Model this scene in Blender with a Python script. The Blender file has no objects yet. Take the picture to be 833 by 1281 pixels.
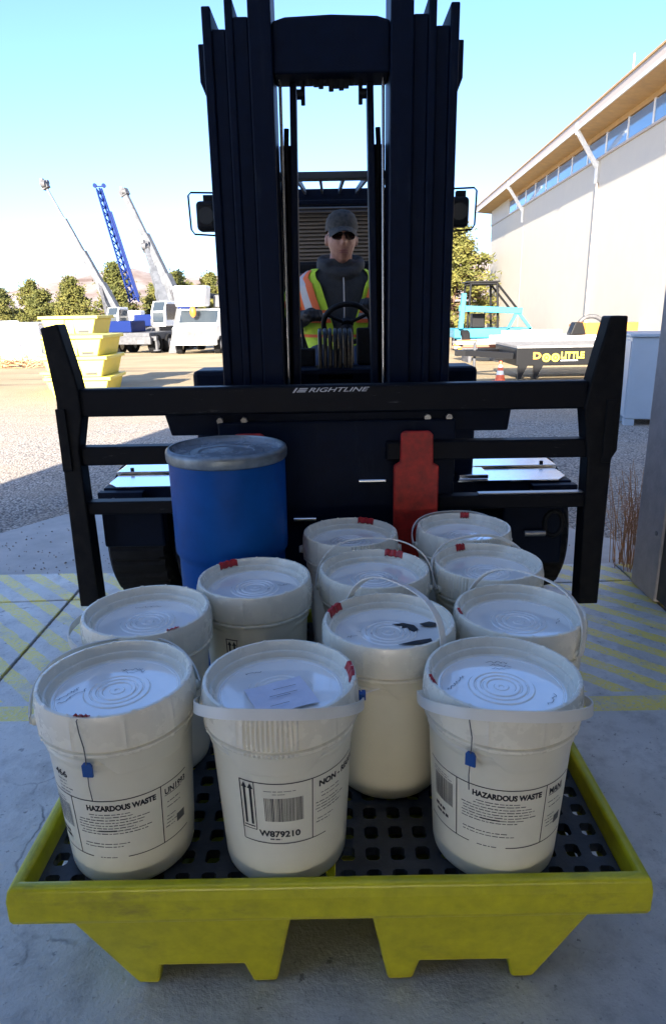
import bpy, bmesh, math, random
from mathutils import Vector, Matrix, noise
S = bpy.context.scene
COL = S.collection
R = math.radians
sin, cos, pi = math.sin, math.cos, math.pi
random.seed(7)

# ------------------------------------------------------------------ camera
cd = bpy.data.cameras.new('camera'); cam = bpy.data.objects.new('camera', cd); COL.objects.link(cam)
cd.sensor_fit = 'VERTICAL'; cd.sensor_height = 36; cd.lens = 850 / 1281 * 36
cd.clip_start = .05; cd.clip_end = 20000
cam.matrix_world = Matrix.Translation((0, 0, 1.45)) @ Matrix.Rotation(R(90 - 16.7), 4, 'X') @ Matrix.Rotation(R(-1.0), 4, 'Z')
S.camera = cam
# ------------------------------------------------------------------ light
SUN_EL, SUN_AZ = 21.0, 12.5          # degrees; azimuth: behind the camera, this far to the left
w = bpy.data.worlds.new('World'); S.world = w; w.use_nodes = True
nt = w.node_tree; bg = nt.nodes['Background']
sky = nt.nodes.new('ShaderNodeTexSky'); sky.sky_type = 'NISHITA'; sky.sun_disc = False
sky.sun_elevation = R(SUN_EL); sky.sun_rotation = R(180 + SUN_AZ)
sky.altitude = 2100; sky.air_density = 0.75; sky.dust_density = 8.0; sky.ozone_density = 4.2
nt.links.new(sky.outputs[0], bg.inputs[0]); bg.inputs[1].default_value = 0.10
sd = bpy.data.lights.new('sun', 'SUN'); sun = bpy.data.objects.new('sun', sd); COL.objects.link(sun)
sd.energy = 4.6; sd.angle = R(.5); sd.color = (1, .91, .78)
to_sun = Vector((-sin(R(SUN_AZ)) * cos(R(SUN_EL)), -cos(R(SUN_AZ)) * cos(R(SUN_EL)), sin(R(SUN_EL))))
sun.rotation_euler = to_sun.to_track_quat('Z', 'Y').to_euler(); sun.location = (-3, -6, 9)
S.view_settings.view_transform = 'Standard'; S.view_settings.look = 'None'
S.view_settings.exposure = 2.5; S.view_settings.gamma = 1; S.view_settings.use_curve_mapping = False

# ------------------------------------------------------------------ materials
MATS = {}
def mat(name, col, rough=.6, metal=0, var=0, vscale=6, bump=0, bscale=60, spec=.5, col2=None, trans=0, coat=0, detail=4):
    if name in MATS: return MATS[name]
    m = bpy.data.materials.new(name); m.use_nodes = True; n = m.node_tree.nodes; l = m.node_tree.links
    b = n['Principled BSDF']; b.inputs['Base Color'].default_value = (*col, 1)
    b.inputs['Roughness'].default_value = rough; b.inputs['Metallic'].default_value = metal
    b.inputs['Specular IOR Level'].default_value = spec; b.inputs['Coat Weight'].default_value = coat
    b.inputs['Transmission Weight'].default_value = trans
    if var or bump or col2:
        tc = n.new('ShaderNodeNewGeometry')
    if var or col2:
        nz = n.new('ShaderNodeTexNoise'); nz.inputs['Scale'].default_value = vscale; nz.inputs['Detail'].default_value = detail
        nz.inputs['Roughness'].default_value = .65; l.new(tc.outputs['Position'], nz.inputs['Vector'])
        rp = n.new('ShaderNodeValToRGB'); rp.color_ramp.elements[0].position = .36; rp.color_ramp.elements[1].position = .66
        c2 = col2 or tuple(min(1, c * (1 + var)) for c in col); c1 = col if col2 else tuple(c * (1 - var) for c in col)
        rp.color_ramp.elements[0].color = (*c1, 1); rp.color_ramp.elements[1].color = (*c2, 1)
        l.new(nz.outputs['Fac'], rp.inputs[0]); l.new(rp.outputs[0], b.inputs['Base Color'])
        mr = n.new('ShaderNodeMapRange'); mr.inputs[3].default_value = max(.02, rough - .1); mr.inputs[4].default_value = min(1, rough + .12)
        l.new(nz.outputs['Fac'], mr.inputs[0]); l.new(mr.outputs[0], b.inputs['Roughness'])
    if bump:
        nb = n.new('ShaderNodeTexNoise'); nb.inputs['Scale'].default_value = bscale; nb.inputs['Detail'].default_value = 5
        l.new(tc.outputs['Position'], nb.inputs['Vector'])
        bp = n.new('ShaderNodeBump'); bp.inputs['Strength'].default_value = bump; bp.inputs['Distance'].default_value = .01
        l.new(nb.outputs['Fac'], bp.inputs['Height']); l.new(bp.outputs[0], b.inputs['Normal'])
    MATS[name] = m; return m

def nd(m, t, **kw):
    x = m.node_tree.nodes.new(t)
    for k, v in kw.items():
        if k.startswith('i_'): x.inputs[int(k[2:])].default_value = v
        else: setattr(x, k, v)
    return x
def math_(m, op, a, b=None):
    x = nd(m, 'ShaderNodeMath', operation=op); l = m.node_tree.links
    for i, v in enumerate((a, b)):
        if v is None: continue
        if isinstance(v, (int, float)): x.inputs[i].default_value = v
        else: l.new(v, x.inputs[i])
    return x.outputs[0]
def mix_(m, f, a, b):
    x = nd(m, 'ShaderNodeMix', data_type='RGBA'); l = m.node_tree.links
    for k, v in ((0, f), (6, a), (7, b)):
        if isinstance(v, (int, float)): x.inputs[k].default_value = v
        elif isinstance(v, tuple): x.inputs[k].default_value = (*v, 1)
        else: l.new(v, x.inputs[k])
    return x.outputs[2]
def ramp_(m, v, p0, p1):
    x = nd(m, 'ShaderNodeMapRange', clamp=True); m.node_tree.links.new(v, x.inputs[0])
    x.inputs[1].default_value = p0; x.inputs[2].default_value = p1; return x.outputs[0]
def noise_(m, pos, scale, detail=4, rough=.6):
    x = nd(m, 'ShaderNodeTexNoise'); x.inputs['Scale'].default_value = scale; x.inputs['Detail'].default_value = detail
    x.inputs['Roughness'].default_value = rough; m.node_tree.links.new(pos, x.inputs['Vector']); return x.outputs['Fac']

def concrete_floor():
    m = bpy.data.materials.new('worn_painted_concrete'); m.use_nodes = True; l = m.node_tree.links; b = m.node_tree.nodes['Principled BSDF']
    g = nd(m, 'ShaderNodeNewGeometry'); pos = g.outputs['Position']
    sp = nd(m, 'ShaderNodeSeparateXYZ'); l.new(pos, sp.inputs[0]); X, Y = sp.outputs[0], sp.outputs[1]
    n1 = noise_(m, pos, 1.6, 6); n2 = noise_(m, pos, 9, 8, .7); n3 = noise_(m, pos, 70, 4); n4 = noise_(m, pos, 4.2, 9, .72)
    base = mix_(m, ramp_(m, n1, .35, .65), (.44, .44, .42), (.62, .62, .59))
    base = mix_(m, math_(m, 'MULTIPLY', ramp_(m, n2, .47, .72), .75), base, (.27, .265, .255))
    base = mix_(m, math_(m, 'MULTIPLY', ramp_(m, n3, .62, .72), .55), base, (.07, .07, .07))
    ds = nd(m, 'ShaderNodeVectorMath', operation='ADD'); l.new(pos, ds.inputs[0]); nv = nd(m, 'ShaderNodeTexNoise'); nv.inputs['Scale'].default_value = 3.0; nv.inputs['Detail'].default_value = 5; l.new(pos, nv.inputs['Vector'])
    vs_ = nd(m, 'ShaderNodeVectorMath', operation='SCALE'); l.new(nv.outputs['Color'], vs_.inputs[0]); vs_.inputs['Scale'].default_value = .35; l.new(vs_.outputs[0], ds.inputs[1])
    vo = nd(m, 'ShaderNodeTexVoronoi', feature='DISTANCE_TO_EDGE'); vo.inputs['Scale'].default_value = 1.15; l.new(ds.outputs[0], vo.inputs['Vector'])
    crk = math_(m, 'MULTIPLY', ramp_(m, vo.outputs['Distance'], .007, .001), ramp_(m, n1, .5, .58))
    base = mix_(m, math_(m, 'MULTIPLY', crk, .8), base, (.06, .058, .055))
    n5 = noise_(m, pos, 26, 3); base = mix_(m, math_(m, 'MULTIPLY', ramp_(m, n5, .66, .70), .6), base, (.09, .088, .085))
    # diagonal hazard stripes along the doorway
    wob = math_(m, 'MULTIPLY', math_(m, 'SUBTRACT', n2, .5), .05)
    p = math_(m, 'FRACT', math_(m, 'DIVIDE', math_(m, 'ADD', math_(m, 'ADD', X, math_(m, 'MULTIPLY', Y, 1.0)), math_(m, 'ADD', wob, 20.06)), .19))
    st = ramp_(m, p, .50, .53)
    zone = math_(m, 'MULTIPLY', math_(m, 'GREATER_THAN', Y, 2.33), math_(m, 'LESS_THAN', Y, 3.72))
    line = math_(m, 'MULTIPLY', math_(m, 'GREATER_THAN', Y, 2.20), math_(m, 'LESS_THAN', Y, 2.30))
    ys = math_(m, 'MAXIMUM', math_(m, 'MULTIPLY', st, zone), line)
    wear = math_(m, 'MULTIPLY', ramp_(m, n4, .71, .50), ramp_(m, n3, .72, .5))
    ys = math_(m, 'MULTIPLY', math_(m, 'MULTIPLY', ys, wear), .95)
    base = mix_(m, ys, base, (.78, .65, .11))
    l.new(base, b.inputs['Base Color'])
    rr = nd(m, 'ShaderNodeMapRange'); l.new(n4, rr.inputs[0]); rr.inputs[3].default_value = .2; rr.inputs[4].default_value = .52
    l.new(rr.outputs[0], b.inputs['Roughness'])
    bp = nd(m, 'ShaderNodeBump'); bp.inputs['Strength'].default_value = .5; bp.inputs['Distance'].default_value = .016
    l.new(math_(m, 'ADD', n4, math_(m, 'MULTIPLY', n3, .4)), bp.inputs['Height']); l.new(bp.outputs[0], b.inputs['Normal'])
    return m
def yard_mat():
    m = bpy.data.materials.new('gravelly_asphalt'); m.use_nodes = True; l = m.node_tree.links; b = m.node_tree.nodes['Principled BSDF']
    g = nd(m, 'ShaderNodeNewGeometry'); pos = g.outputs['Position']
    v = nd(m, 'ShaderNodeTexVoronoi'); v.inputs['Scale'].default_value = 52; l.new(pos, v.inputs['Vector'])
    sc = nd(m, 'ShaderNodeSeparateColor'); l.new(v.outputs['Color'], sc.inputs[0])
    n1 = noise_(m, pos, .35, 5); n2 = noise_(m, pos, 40, 3)
    mp = nd(m, 'ShaderNodeMapping'); l.new(pos, mp.inputs[0]); mp.inputs['Scale'].default_value = (.12, .9, 1); mp.inputs['Rotation'].default_value = (0, 0, .35)
    n3 = noise_(m, mp.outputs[0], .8, 6, .6)
    stone = mix_(m, sc.outputs[0], (.28, .235, .19), (.68, .60, .50))
    stone = mix_(m, math_(m, 'MULTIPLY', n2, .5), stone, (.42, .36, .30))
    stone = mix_(m, ramp_(m, v.outputs['Distance'], .35, .75), stone, (.09, .08, .075))
    stone = mix_(m, math_(m, 'MULTIPLY', ramp_(m, noise_(m, pos, 1.3, 6), .48, .68), .55), stone, (.34, .27, .20))
    far = mix_(m, ramp_(m, n1, .4, .62), (.27, .20, .105), (.34, .265, .15))
    far = mix_(m, math_(m, 'MULTIPLY', ramp_(m, n3, .58, .64), .7), far, (.12, .085, .048))
    sp = nd(m, 'ShaderNodeSeparateXYZ'); l.new(pos, sp.inputs[0])
    base = mix_(m, ramp_(m, math_(m, 'ADD', sp.outputs[1], math_(m, 'MULTIPLY', n1, 6)), 12, 19), stone, far)
    l.new(base, b.inputs['Base Color']); b.inputs['Roughness'].default_value = .85
    bp = nd(m, 'ShaderNodeBump'); bp.inputs['Strength'].default_value = .7; bp.inputs['Distance'].default_value = .01; bp.invert = True
    l.new(v.outputs['Distance'], bp.inputs['Height']); l.new(bp.outputs[0], b.inputs['Normal'])
    return m

BLK_ = 0
BLKW = mat('worn_black_steel', (.002, .003, .005), .5, spec=.14, col2=(.009, .009, .010), vscale=22, bump=.08)
BLKROUGH = mat('black_rough_steel', (.008, .009, .012), .6, spec=.2, var=.4, vscale=30)
RUB = mat('tyre_rubber', (.009, .009, .010), .9, spec=.2, var=.3, vscale=20, bump=.2)
STEEL = mat('bare_steel', (.25, .25, .25), .4, 1, var=.2, vscale=20)
CHROME = mat('polished_plate', (.78, .8, .82), .16, 1, var=.06, vscale=8)
def scuff(name, base, mark, sc=(3, 3, 26), lo=.60, hi=.68, amt=.8, rough=.5, spec=.2, scale=4.0):
    m = mat(name, base, rough, spec=spec); l = m.node_tree.links; b = m.node_tree.nodes['Principled BSDF']
    g = nd(m, 'ShaderNodeNewGeometry'); mp = nd(m, 'ShaderNodeMapping'); l.new(g.outputs['Position'], mp.inputs[0]); mp.inputs['Scale'].default_value = sc
    a = noise_(m, mp.outputs[0], scale, 9, .7); c = noise_(m, g.outputs['Position'], 2.3, 3)
    f = math_(m, 'MULTIPLY', math_(m, 'MULTIPLY', ramp_(m, a, lo, hi), ramp_(m, c, .45, .6)), amt)
    n2 = noise_(m, g.outputs['Position'], 25, 5)
    b0 = mix_(m, n2, tuple(q * .6 for q in base), tuple(q * 1.5 for q in base))
    l.new(mix_(m, f, b0, mark), b.inputs['Base Color']); return m
BLK = scuff('black_forklift_paint', (.002, .006, .018), (.012, .018, .03), (9, 9, 1.2), .55, .68, .7, .5, .10, 5.0)  # black paint; navy tint puts lens haze into the base colour
BARM = scuff('scuffed_black_bar', (.002, .003, .006), (.12, .12, .12), lo=.62, hi=.70, spec=.14)
GALV = mat('galvanised_ring', (.20, .235, .26), .45, .75, var=.2, vscale=30)
PAIL = mat('cream_pail_plastic', (.70, .68, .565), .36, var=.025, vscale=9, bump=.02, bscale=40)
LID = mat('skylit_gloss_lid', (.88, .88, .84), .09, spec=1.0, coat=1.0, var=.04, vscale=10, bump=.035, bscale=9)  # same plastic as the pail, whitened: skylight on the tops put into colour
LIDR = mat('cream_lid_plastic', (.78, .75, .63), .26, var=.04, vscale=14)
BAIL = mat('translucent_strap_plastic', (.78, .78, .73), .3, var=.04, trans=.25)
INK = mat('black_print', (.015, .015, .016), .6)
INKG = mat('grey_print', (.09, .09, .09), .6)
RED = mat('red_latch_plastic', (.36, .012, .018), .4, var=.3, vscale=60)
REDP = mat('red_fork_paint', (.34, .014, .009), .5, var=.35, vscale=25, bump=.08)
BLUE = mat('blue_tag_plastic', (.01, .07, .28), .45)
YEL = scuff('yellow_spill_plastic', (.42, .40, .008), (.22, .19, .03), (1, 1, 2.5), .54, .70, .8, .3, .5, 6.0)
GRATE = mat('dark_grate_plastic', (.028, .031, .036), .5, var=.35, vscale=18, bump=.1, bscale=120)
DRUM = mat('blue_drum_plastic', (.0008, .062, .26), .42, spec=.15, var=.12, vscale=8, bump=.02)
WHITE = mat('white_paint', (.78, .78, .76), .4, var=.06, vscale=3)
GLASS = mat('dark_glass', (.03, .04, .05), .08, spec=.8)

# ------------------------------------------------------------------ mesh helpers
class MB:
    def __init__(s, off=(0, 0, 0)): s.v = []; s.f = []; s.o = Vector(off)
    def add(s, vs, fs):
        k = len(s.v); s.v += [Vector(p) for p in vs]; s.f += [tuple(i + k for i in f) for f in fs]; return s
    def box(s, a, b):
        x0, x1 = sorted((a[0], b[0])); y0, y1 = sorted((a[1], b[1])); z0, z1 = sorted((a[2], b[2]))
        return s.add([(x0, y0, z0), (x1, y0, z0), (x1, y1, z0), (x0, y1, z0), (x0, y0, z1), (x1, y0, z1), (x1, y1, z1), (x0, y1, z1)],
                     [(3, 2, 1, 0), (4, 5, 6, 7), (0, 1, 5, 4), (1, 2, 6, 5), (2, 3, 7, 6), (3, 0, 4, 7)])
    def prism(s, poly, axis, a, b, taper=None):
        """poly: 2-D outline in the plane across axis; a..b along axis; taper=(dx,dz) inset function for end b unused"""
        n = len(poly)
        def pt(p, t):
            return (t, p[0], p[1]) if axis == 'x' else (p[0], t, p[1]) if axis == 'y' else (p[0], p[1], t)
        return s.add([pt(p, a) for p in poly] + [pt(p, b) for p in poly],
                     [tuple(range(n)), tuple(range(2 * n - 1, n - 1, -1))] + [(i, n + i, n + (i + 1) % n, (i + 1) % n) for i in range(n)])
    def cyl(s, p0, p1, r0, r1=None, n=16, caps=True):
        p0 = Vector(p0); p1 = Vector(p1); r1 = r0 if r1 is None else r1
        d = (p1 - p0).normalized(); a = d.orthogonal().normalized(); b = d.cross(a)
        vs = [p0 + (a * cos(2 * pi * i / n) + b * sin(2 * pi * i / n)) * r0 for i in range(n)] + \
             [p1 + (a * cos(2 * pi * i / n) + b * sin(2 * pi * i / n)) * r1 for i in range(n)]
        fs = [(i, (i + 1) % n, n + (i + 1) % n, n + i) for i in range(n)]
        if caps: fs += [tuple(range(n - 1, -1, -1)), tuple(range(n, 2 * n))]
        return s.add(vs, fs)
    def bar(s, p0, p1, w, h):
        p0 = Vector(p0); p1 = Vector(p1); d = (p1 - p0).normalized()
        up = Vector((0, 0, 1)) if abs(d.z) < .95 else Vector((0, 1, 0))
        a = d.cross(up).normalized() * w / 2; b = a.cross(d).normalized() * h / 2
        q = [-a - b, a - b, a + b, -a + b]
        return s.add([p0 + k for k in q] + [p1 + k for k in q], [(3, 2, 1, 0), (4, 5, 6, 7), (0, 1, 5, 4), (1, 2, 6, 5), (2, 3, 7, 6), (3, 0, 4, 7)])
    def tube(s, path, r, n=8):
        path = [Vector(p) for p in path]; rings = []; m = len(path); vs = []
        a = None
        for i, p in enumerate(path):
            d = (path[min(i + 1, m - 1)] - path[max(i - 1, 0)]).normalized()
            a = d.orthogonal().normalized() if a is None else (a - d * a.dot(d)).normalized()
            b = d.cross(a); rr = r[i] if isinstance(r, (list, tuple)) else r
            vs += [p + (a * cos(2 * pi * k / n) + b * sin(2 * pi * k / n)) * rr for k in range(n)]
        fs = [(i * n + k, i * n + (k + 1) % n, (i + 1) * n + (k + 1) % n, (i + 1) * n + k) for i in range(m - 1) for k in range(n)]
        fs += [tuple(range(n - 1, -1, -1)), tuple(range((m - 1) * n, m * n))]
        return s.add(vs, fs)
    def lathe(s, prof, c=(0, 0, 0), n=48, fn=None, axis='z', a0=0, a1=2 * pi):
        full = abs(a1 - a0 - 2 * pi) < 1e-6; m = n if full else n + 1; vs = []
        for j, (r, z) in enumerate(prof):
            for i in range(m):
                t = a0 + (a1 - a0) * i / n; q = (r, z)
                if fn: q = fn(r, z, t, j)
                x, y = q[0] * cos(t), q[0] * sin(t)
                p = (x, y, q[1]) if axis == 'z' else (q[1], x, y) if axis == 'x' else (x, q[1], y)
                vs.append((p[0] + c[0], p[1] + c[1], p[2] + c[2]))
        fs = []
        for j in range(len(prof) - 1):
            for i in range(n):
                k = (i + 1) % m; f = (j * m + i, j * m + k, (j + 1) * m + k, (j + 1) * m + i)
                fs.append(f)
        return s.add(vs, fs)
    def ball(s, c, r, n=12, m=8):
        r = r if isinstance(r, (tuple, list)) else (r, r, r)
        vs = [(c[0], c[1], c[2] - r[2])]
        for j in range(1, m):
            t = -pi / 2 + pi * j / m
            vs += [(c[0] + r[0] * cos(t) * cos(2 * pi * i / n), c[1] + r[1] * cos(t) * sin(2 * pi * i / n), c[2] + r[2] * sin(t)) for i in range(n)]
        vs.append((c[0], c[1], c[2] + r[2])); L = len(vs) - 1
        fs = [(0, 1 + (i + 1) % n, 1 + i) for i in range(n)]
        for j in range(m - 2):
            fs += [(1 + j * n + i, 1 + j * n + (i + 1) % n, 1 + (j + 1) * n + (i + 1) % n, 1 + (j + 1) * n + i) for i in range(n)]
        b = 1 + (m - 2) * n
        fs += [(b + i, b + (i + 1) % n, L) for i in range(n)]
        return s.add(vs, fs)
    def ribbon(s, path, side, w, t):
        """flat strap: path points, side vectors (across), width, thickness"""
        path = [Vector(p) for p in path]; m = len(path); vs = []
        for i, p in enumerate(path):
            d = (path[min(i + 1, m - 1)] - path[max(i - 1, 0)]).normalized(); a = Vector(side[i]); a = (a - d * a.dot(d)).normalized(); nn = d.cross(a)
            vs += [p + a * w / 2 + nn * t / 2, p - a * w / 2 + nn * t / 2, p - a * w / 2 - nn * t / 2, p + a * w / 2 - nn * t / 2]
        fs = [(i * 4 + k, i * 4 + (k + 1) % 4, i * 4 + 4 + (k + 1) % 4, i * 4 + 4 + k) for i in range(m - 1) for k in range(4)]
        fs += [(3, 2, 1, 0), tuple(range((m - 1) * 4, m * 4))]
        return s.add(vs, fs)
    def mesh(s, name, mt, smooth=None, bevel=0, bseg=2):
        me = bpy.data.meshes.new(name); me.from_pydata([tuple(p - s.o) for p in s.v], [], s.f)
        bm = bmesh.new(); bm.from_mesh(me)
        bmesh.ops.recalc_face_normals(bm, faces=bm.faces)
        if bevel:
            es = [e for e in bm.edges if len(e.link_faces) == 2 and e.calc_face_angle(0) > .5]
            bmesh.ops.bevel(bm, geom=es, offset=bevel, segments=bseg, profile=.5, affect='EDGES', clamp_overlap=True)
        bm.to_mesh(me); bm.free()
        if smooth is not None:
            me.polygons.foreach_set('use_smooth', [True] * len(me.polygons)); me.set_sharp_from_angle(angle=R(smooth))
        if mt: me.materials.append(mt)
        return me
    def build(s, name, mt, parent=None, **kw): return obj(name, s.mesh(name, mt, **kw), parent)
def obj(name, me, parent=None):
    o = bpy.data.objects.new(name, me); COL.objects.link(o)
    if parent: o.parent = parent
    return o
def empty(name, loc=(0, 0, 0), rz=0):
    o = bpy.data.objects.new(name, None); COL.objects.link(o); o.location = loc; o.rotation_euler.z = rz; o.empty_display_size = .1; return o
def tag(o, label, cat, group=None):
    o['label'] = label; o['category'] = cat
    if group: o['group'] = group
    return o
def struct(o): o['kind'] = 'structure'; return o
def stuff(o): o['kind'] = 'stuff'; return o
def copy_tree(o, parent=None):
    c = o.copy(); COL.objects.link(c); c.parent = parent
    for ch in list(o.children): copy_tree(ch, c)
    return c
def text_geo(txt, size, bold=0, shear=0, xs=1, align='LEFT'):
    cu = bpy.data.curves.new('t', 'FONT'); cu.body = txt; cu.size = size; cu.offset = bold; cu.shear = shear; cu.align_x = align; cu.resolution_u = 3
    o = bpy.data.objects.new('t', cu); COL.objects.link(o)
    dg = bpy.context.evaluated_depsgraph_get(); me = bpy.data.meshes.new_from_object(o.evaluated_get(dg))
    vs = [(v.co.x * xs, v.co.y) for v in me.vertices]; fs = [tuple(p.vertices) for p in me.polygons]
    bpy.data.objects.remove(o); bpy.data.curves.remove(cu); bpy.data.meshes.remove(me)
    return vs, fs

# ------------------------------------------------------------------ ground, apron, floor
def gz(y): return 0 if y < 6 else -.022 * (y - 6) if y < 110 else -.022 * 104
def ground():
    mb = MB(); ys = [3.2, 6, 9, 14, 22, 34, 50, 80, 110, 400, 6000]; xs = [-6000, -300, -60, -20, -6, 0, 6, 20, 60, 300, 6000]
    ys = [-6000, -60, -15] + ys
    vs = [(x, y, gz(y) - .012) for y in ys for x in xs]; n = len(xs)
    mb.add(vs, [(j * n + i, j * n + i + 1, (j + 1) * n + i + 1, (j + 1) * n + i) for j in range(len(ys) - 1) for i in range(n - 1)])
    return struct(mb.build('ground', yard_mat()))
ground()
FLOORM = concrete_floor()
APR = mat('grey_apron_concrete', (.40, .38, .35), .7, col2=(.52, .49, .45), vscale=5, bump=.15, bscale=50, detail=8)
mb = MB(); pts = [(-3.3, 3.68)]
for i in range(25):
    t = i / 24; x = -2.6 + 4.55 * t
    y = 4.95 + .12 * sin(3 * x) - 2.2 * max(0, t - .86) ** 1.0 * 3.2 - 1.1 * max(0, .14 - t) * 5
    pts.append((x, y + .05 * noise.noise(Vector((x * 3, 0, 0)))))
pts.append((2.0, 3.68))
mb.prism(pts, 'z', -.08, -.002); struct(mb.build('concrete_apron', APR, bevel=.006))
fl = struct(MB().box((-3.5, -14, -.2), (6, 3.672, -.035)).build('floor', mat('joint_dirt', (.05, .048, .045), .9)))
def yj(x): return 3.29 + (x + 1.76) * .045
xs = [-3.5, -1.39, 1.63, 6]; ys = [-14, -9.7, -6.4, -3.1, .2]
for i in range(3):
    g = .007
    for j in range(len(ys)):
        y0 = ys[j]; top = (lambda x: yj(x)) if j == len(ys) - 1 else (lambda x, k=j: ys[k + 1])
        x0, x1 = xs[i] + g, xs[i + 1] - g
        MB().prism([(x0, y0 + g), (x1, y0 + g), (x1, top(x1) - g), (x0, top(x0) - g)], 'z', -.034, 0).build('slab', FLOORM, fl, bevel=.004, bseg=1)
    if i < 2 or True:
        MB().prism([(x0, yj(x0) + g), (x1, yj(x1) + g), (x1, 3.69 + .01 * i), (x0, 3.67 + .01 * i)], 'z', -.034, 0).build('slab', FLOORM, fl, bevel=.004, bseg=1)

# the building the camera stands in: front doorway, unseen open bay and rear gap added for light
FILL_GAP_H = 1.3  # height of an unseen rear gap, added to light the pail fronts
WIN = mat('interior_wall_paint', (.52, .48, .40), .7, var=.05, vscale=2)
WOUT = mat('warehouse_siding', (.5, .47, .42), .6)
JAMB = mat('lavender_grey_jamb', (.40, .37, .37), .6, var=.12, vscale=12, bump=.15, bscale=90)
struct(MB().box((-3.5, 3.08, 0), (-3.0, 3.4, 4.62)).build('wall_front_left', WIN))
struct(MB().box((1.93, 3.08, 0), (6.0, 3.4, 4.62)).build('wall_front_right', WIN))
struct(MB().box((-3.0, 3.08, 4.4), (1.93, 3.4, 4.62)).build('wall_front_header', WIN))
RY, RH = -1.6, 6.8          # unseen hall roof's edge, sized for its shadow; open rafters added to admit skylight
struct(MB().box((-4.65, -14, 0), (-4.5, RY, RH)).build('wall_left', WIN))
struct(MB().box((-4.5, RY - .15, 0), (-3.35, RY, RH)).build('wall_hall_front', WIN))
struct(MB().box((5.85, -14, 0), (6.0, RY, RH)).build('wall_right', WIN))
struct(MB().box((5.85, RY, 0), (6.0, 3.08, 4.62)).build('wall_added_bay_right', WIN))
struct(MB().box((-4.65, -14, RH), (6.0, RY, RH + .12)).build('ceiling', WIN))
struct(MB().box((-3.35, RY - .15, 4.75), (5.85, RY, RH)).build('wall_added_sun_block', WIN))  # unseen step, added to keep direct sun off the open roof
for x in (-2.2, -.6, 1.0, 2.6, 4.2): struct(MB().box((x - .04, RY, 4.62), (x + .04, 3.4, 4.78)).build('added_rafter', mat('added_rafter_steel', (.3, .29, .27), .6)))
struct(MB().box((-4.5, -14, FILL_GAP_H), (5.85, -13.8, RH)).build('wall_over_fill_gap', WIN))
jp = empty('door_post', (1.75, 3.24, 0)); tag(jp, 'lavender grey concrete door post at the right edge of the opening', 'door post')
MB((1.75, 3.24, 0)).box((1.605, 3.14, 0), (1.93, 3.42, 4.4)).build('column', JAMB, jp, bevel=.012)
mb = MB((1.75, 3.24, 0)); mb.box((1.615, 3.06, .02), (1.635, 3.138, 4.4)); mb.box((1.615, 2.99, .02), (1.70, 3.06, 4.4))
mb.build('door_track', mat('dark_track', (.03, .03, .035), .5, var=.4, vscale=20), jp, bevel=.002)
for z in (.35, .95, 1.55): MB((1.75, 3.24, 0)).cyl((1.602, 3.2, z), (1.612, 3.2, z), .012).build('bolt', STEEL, jp)

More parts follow.
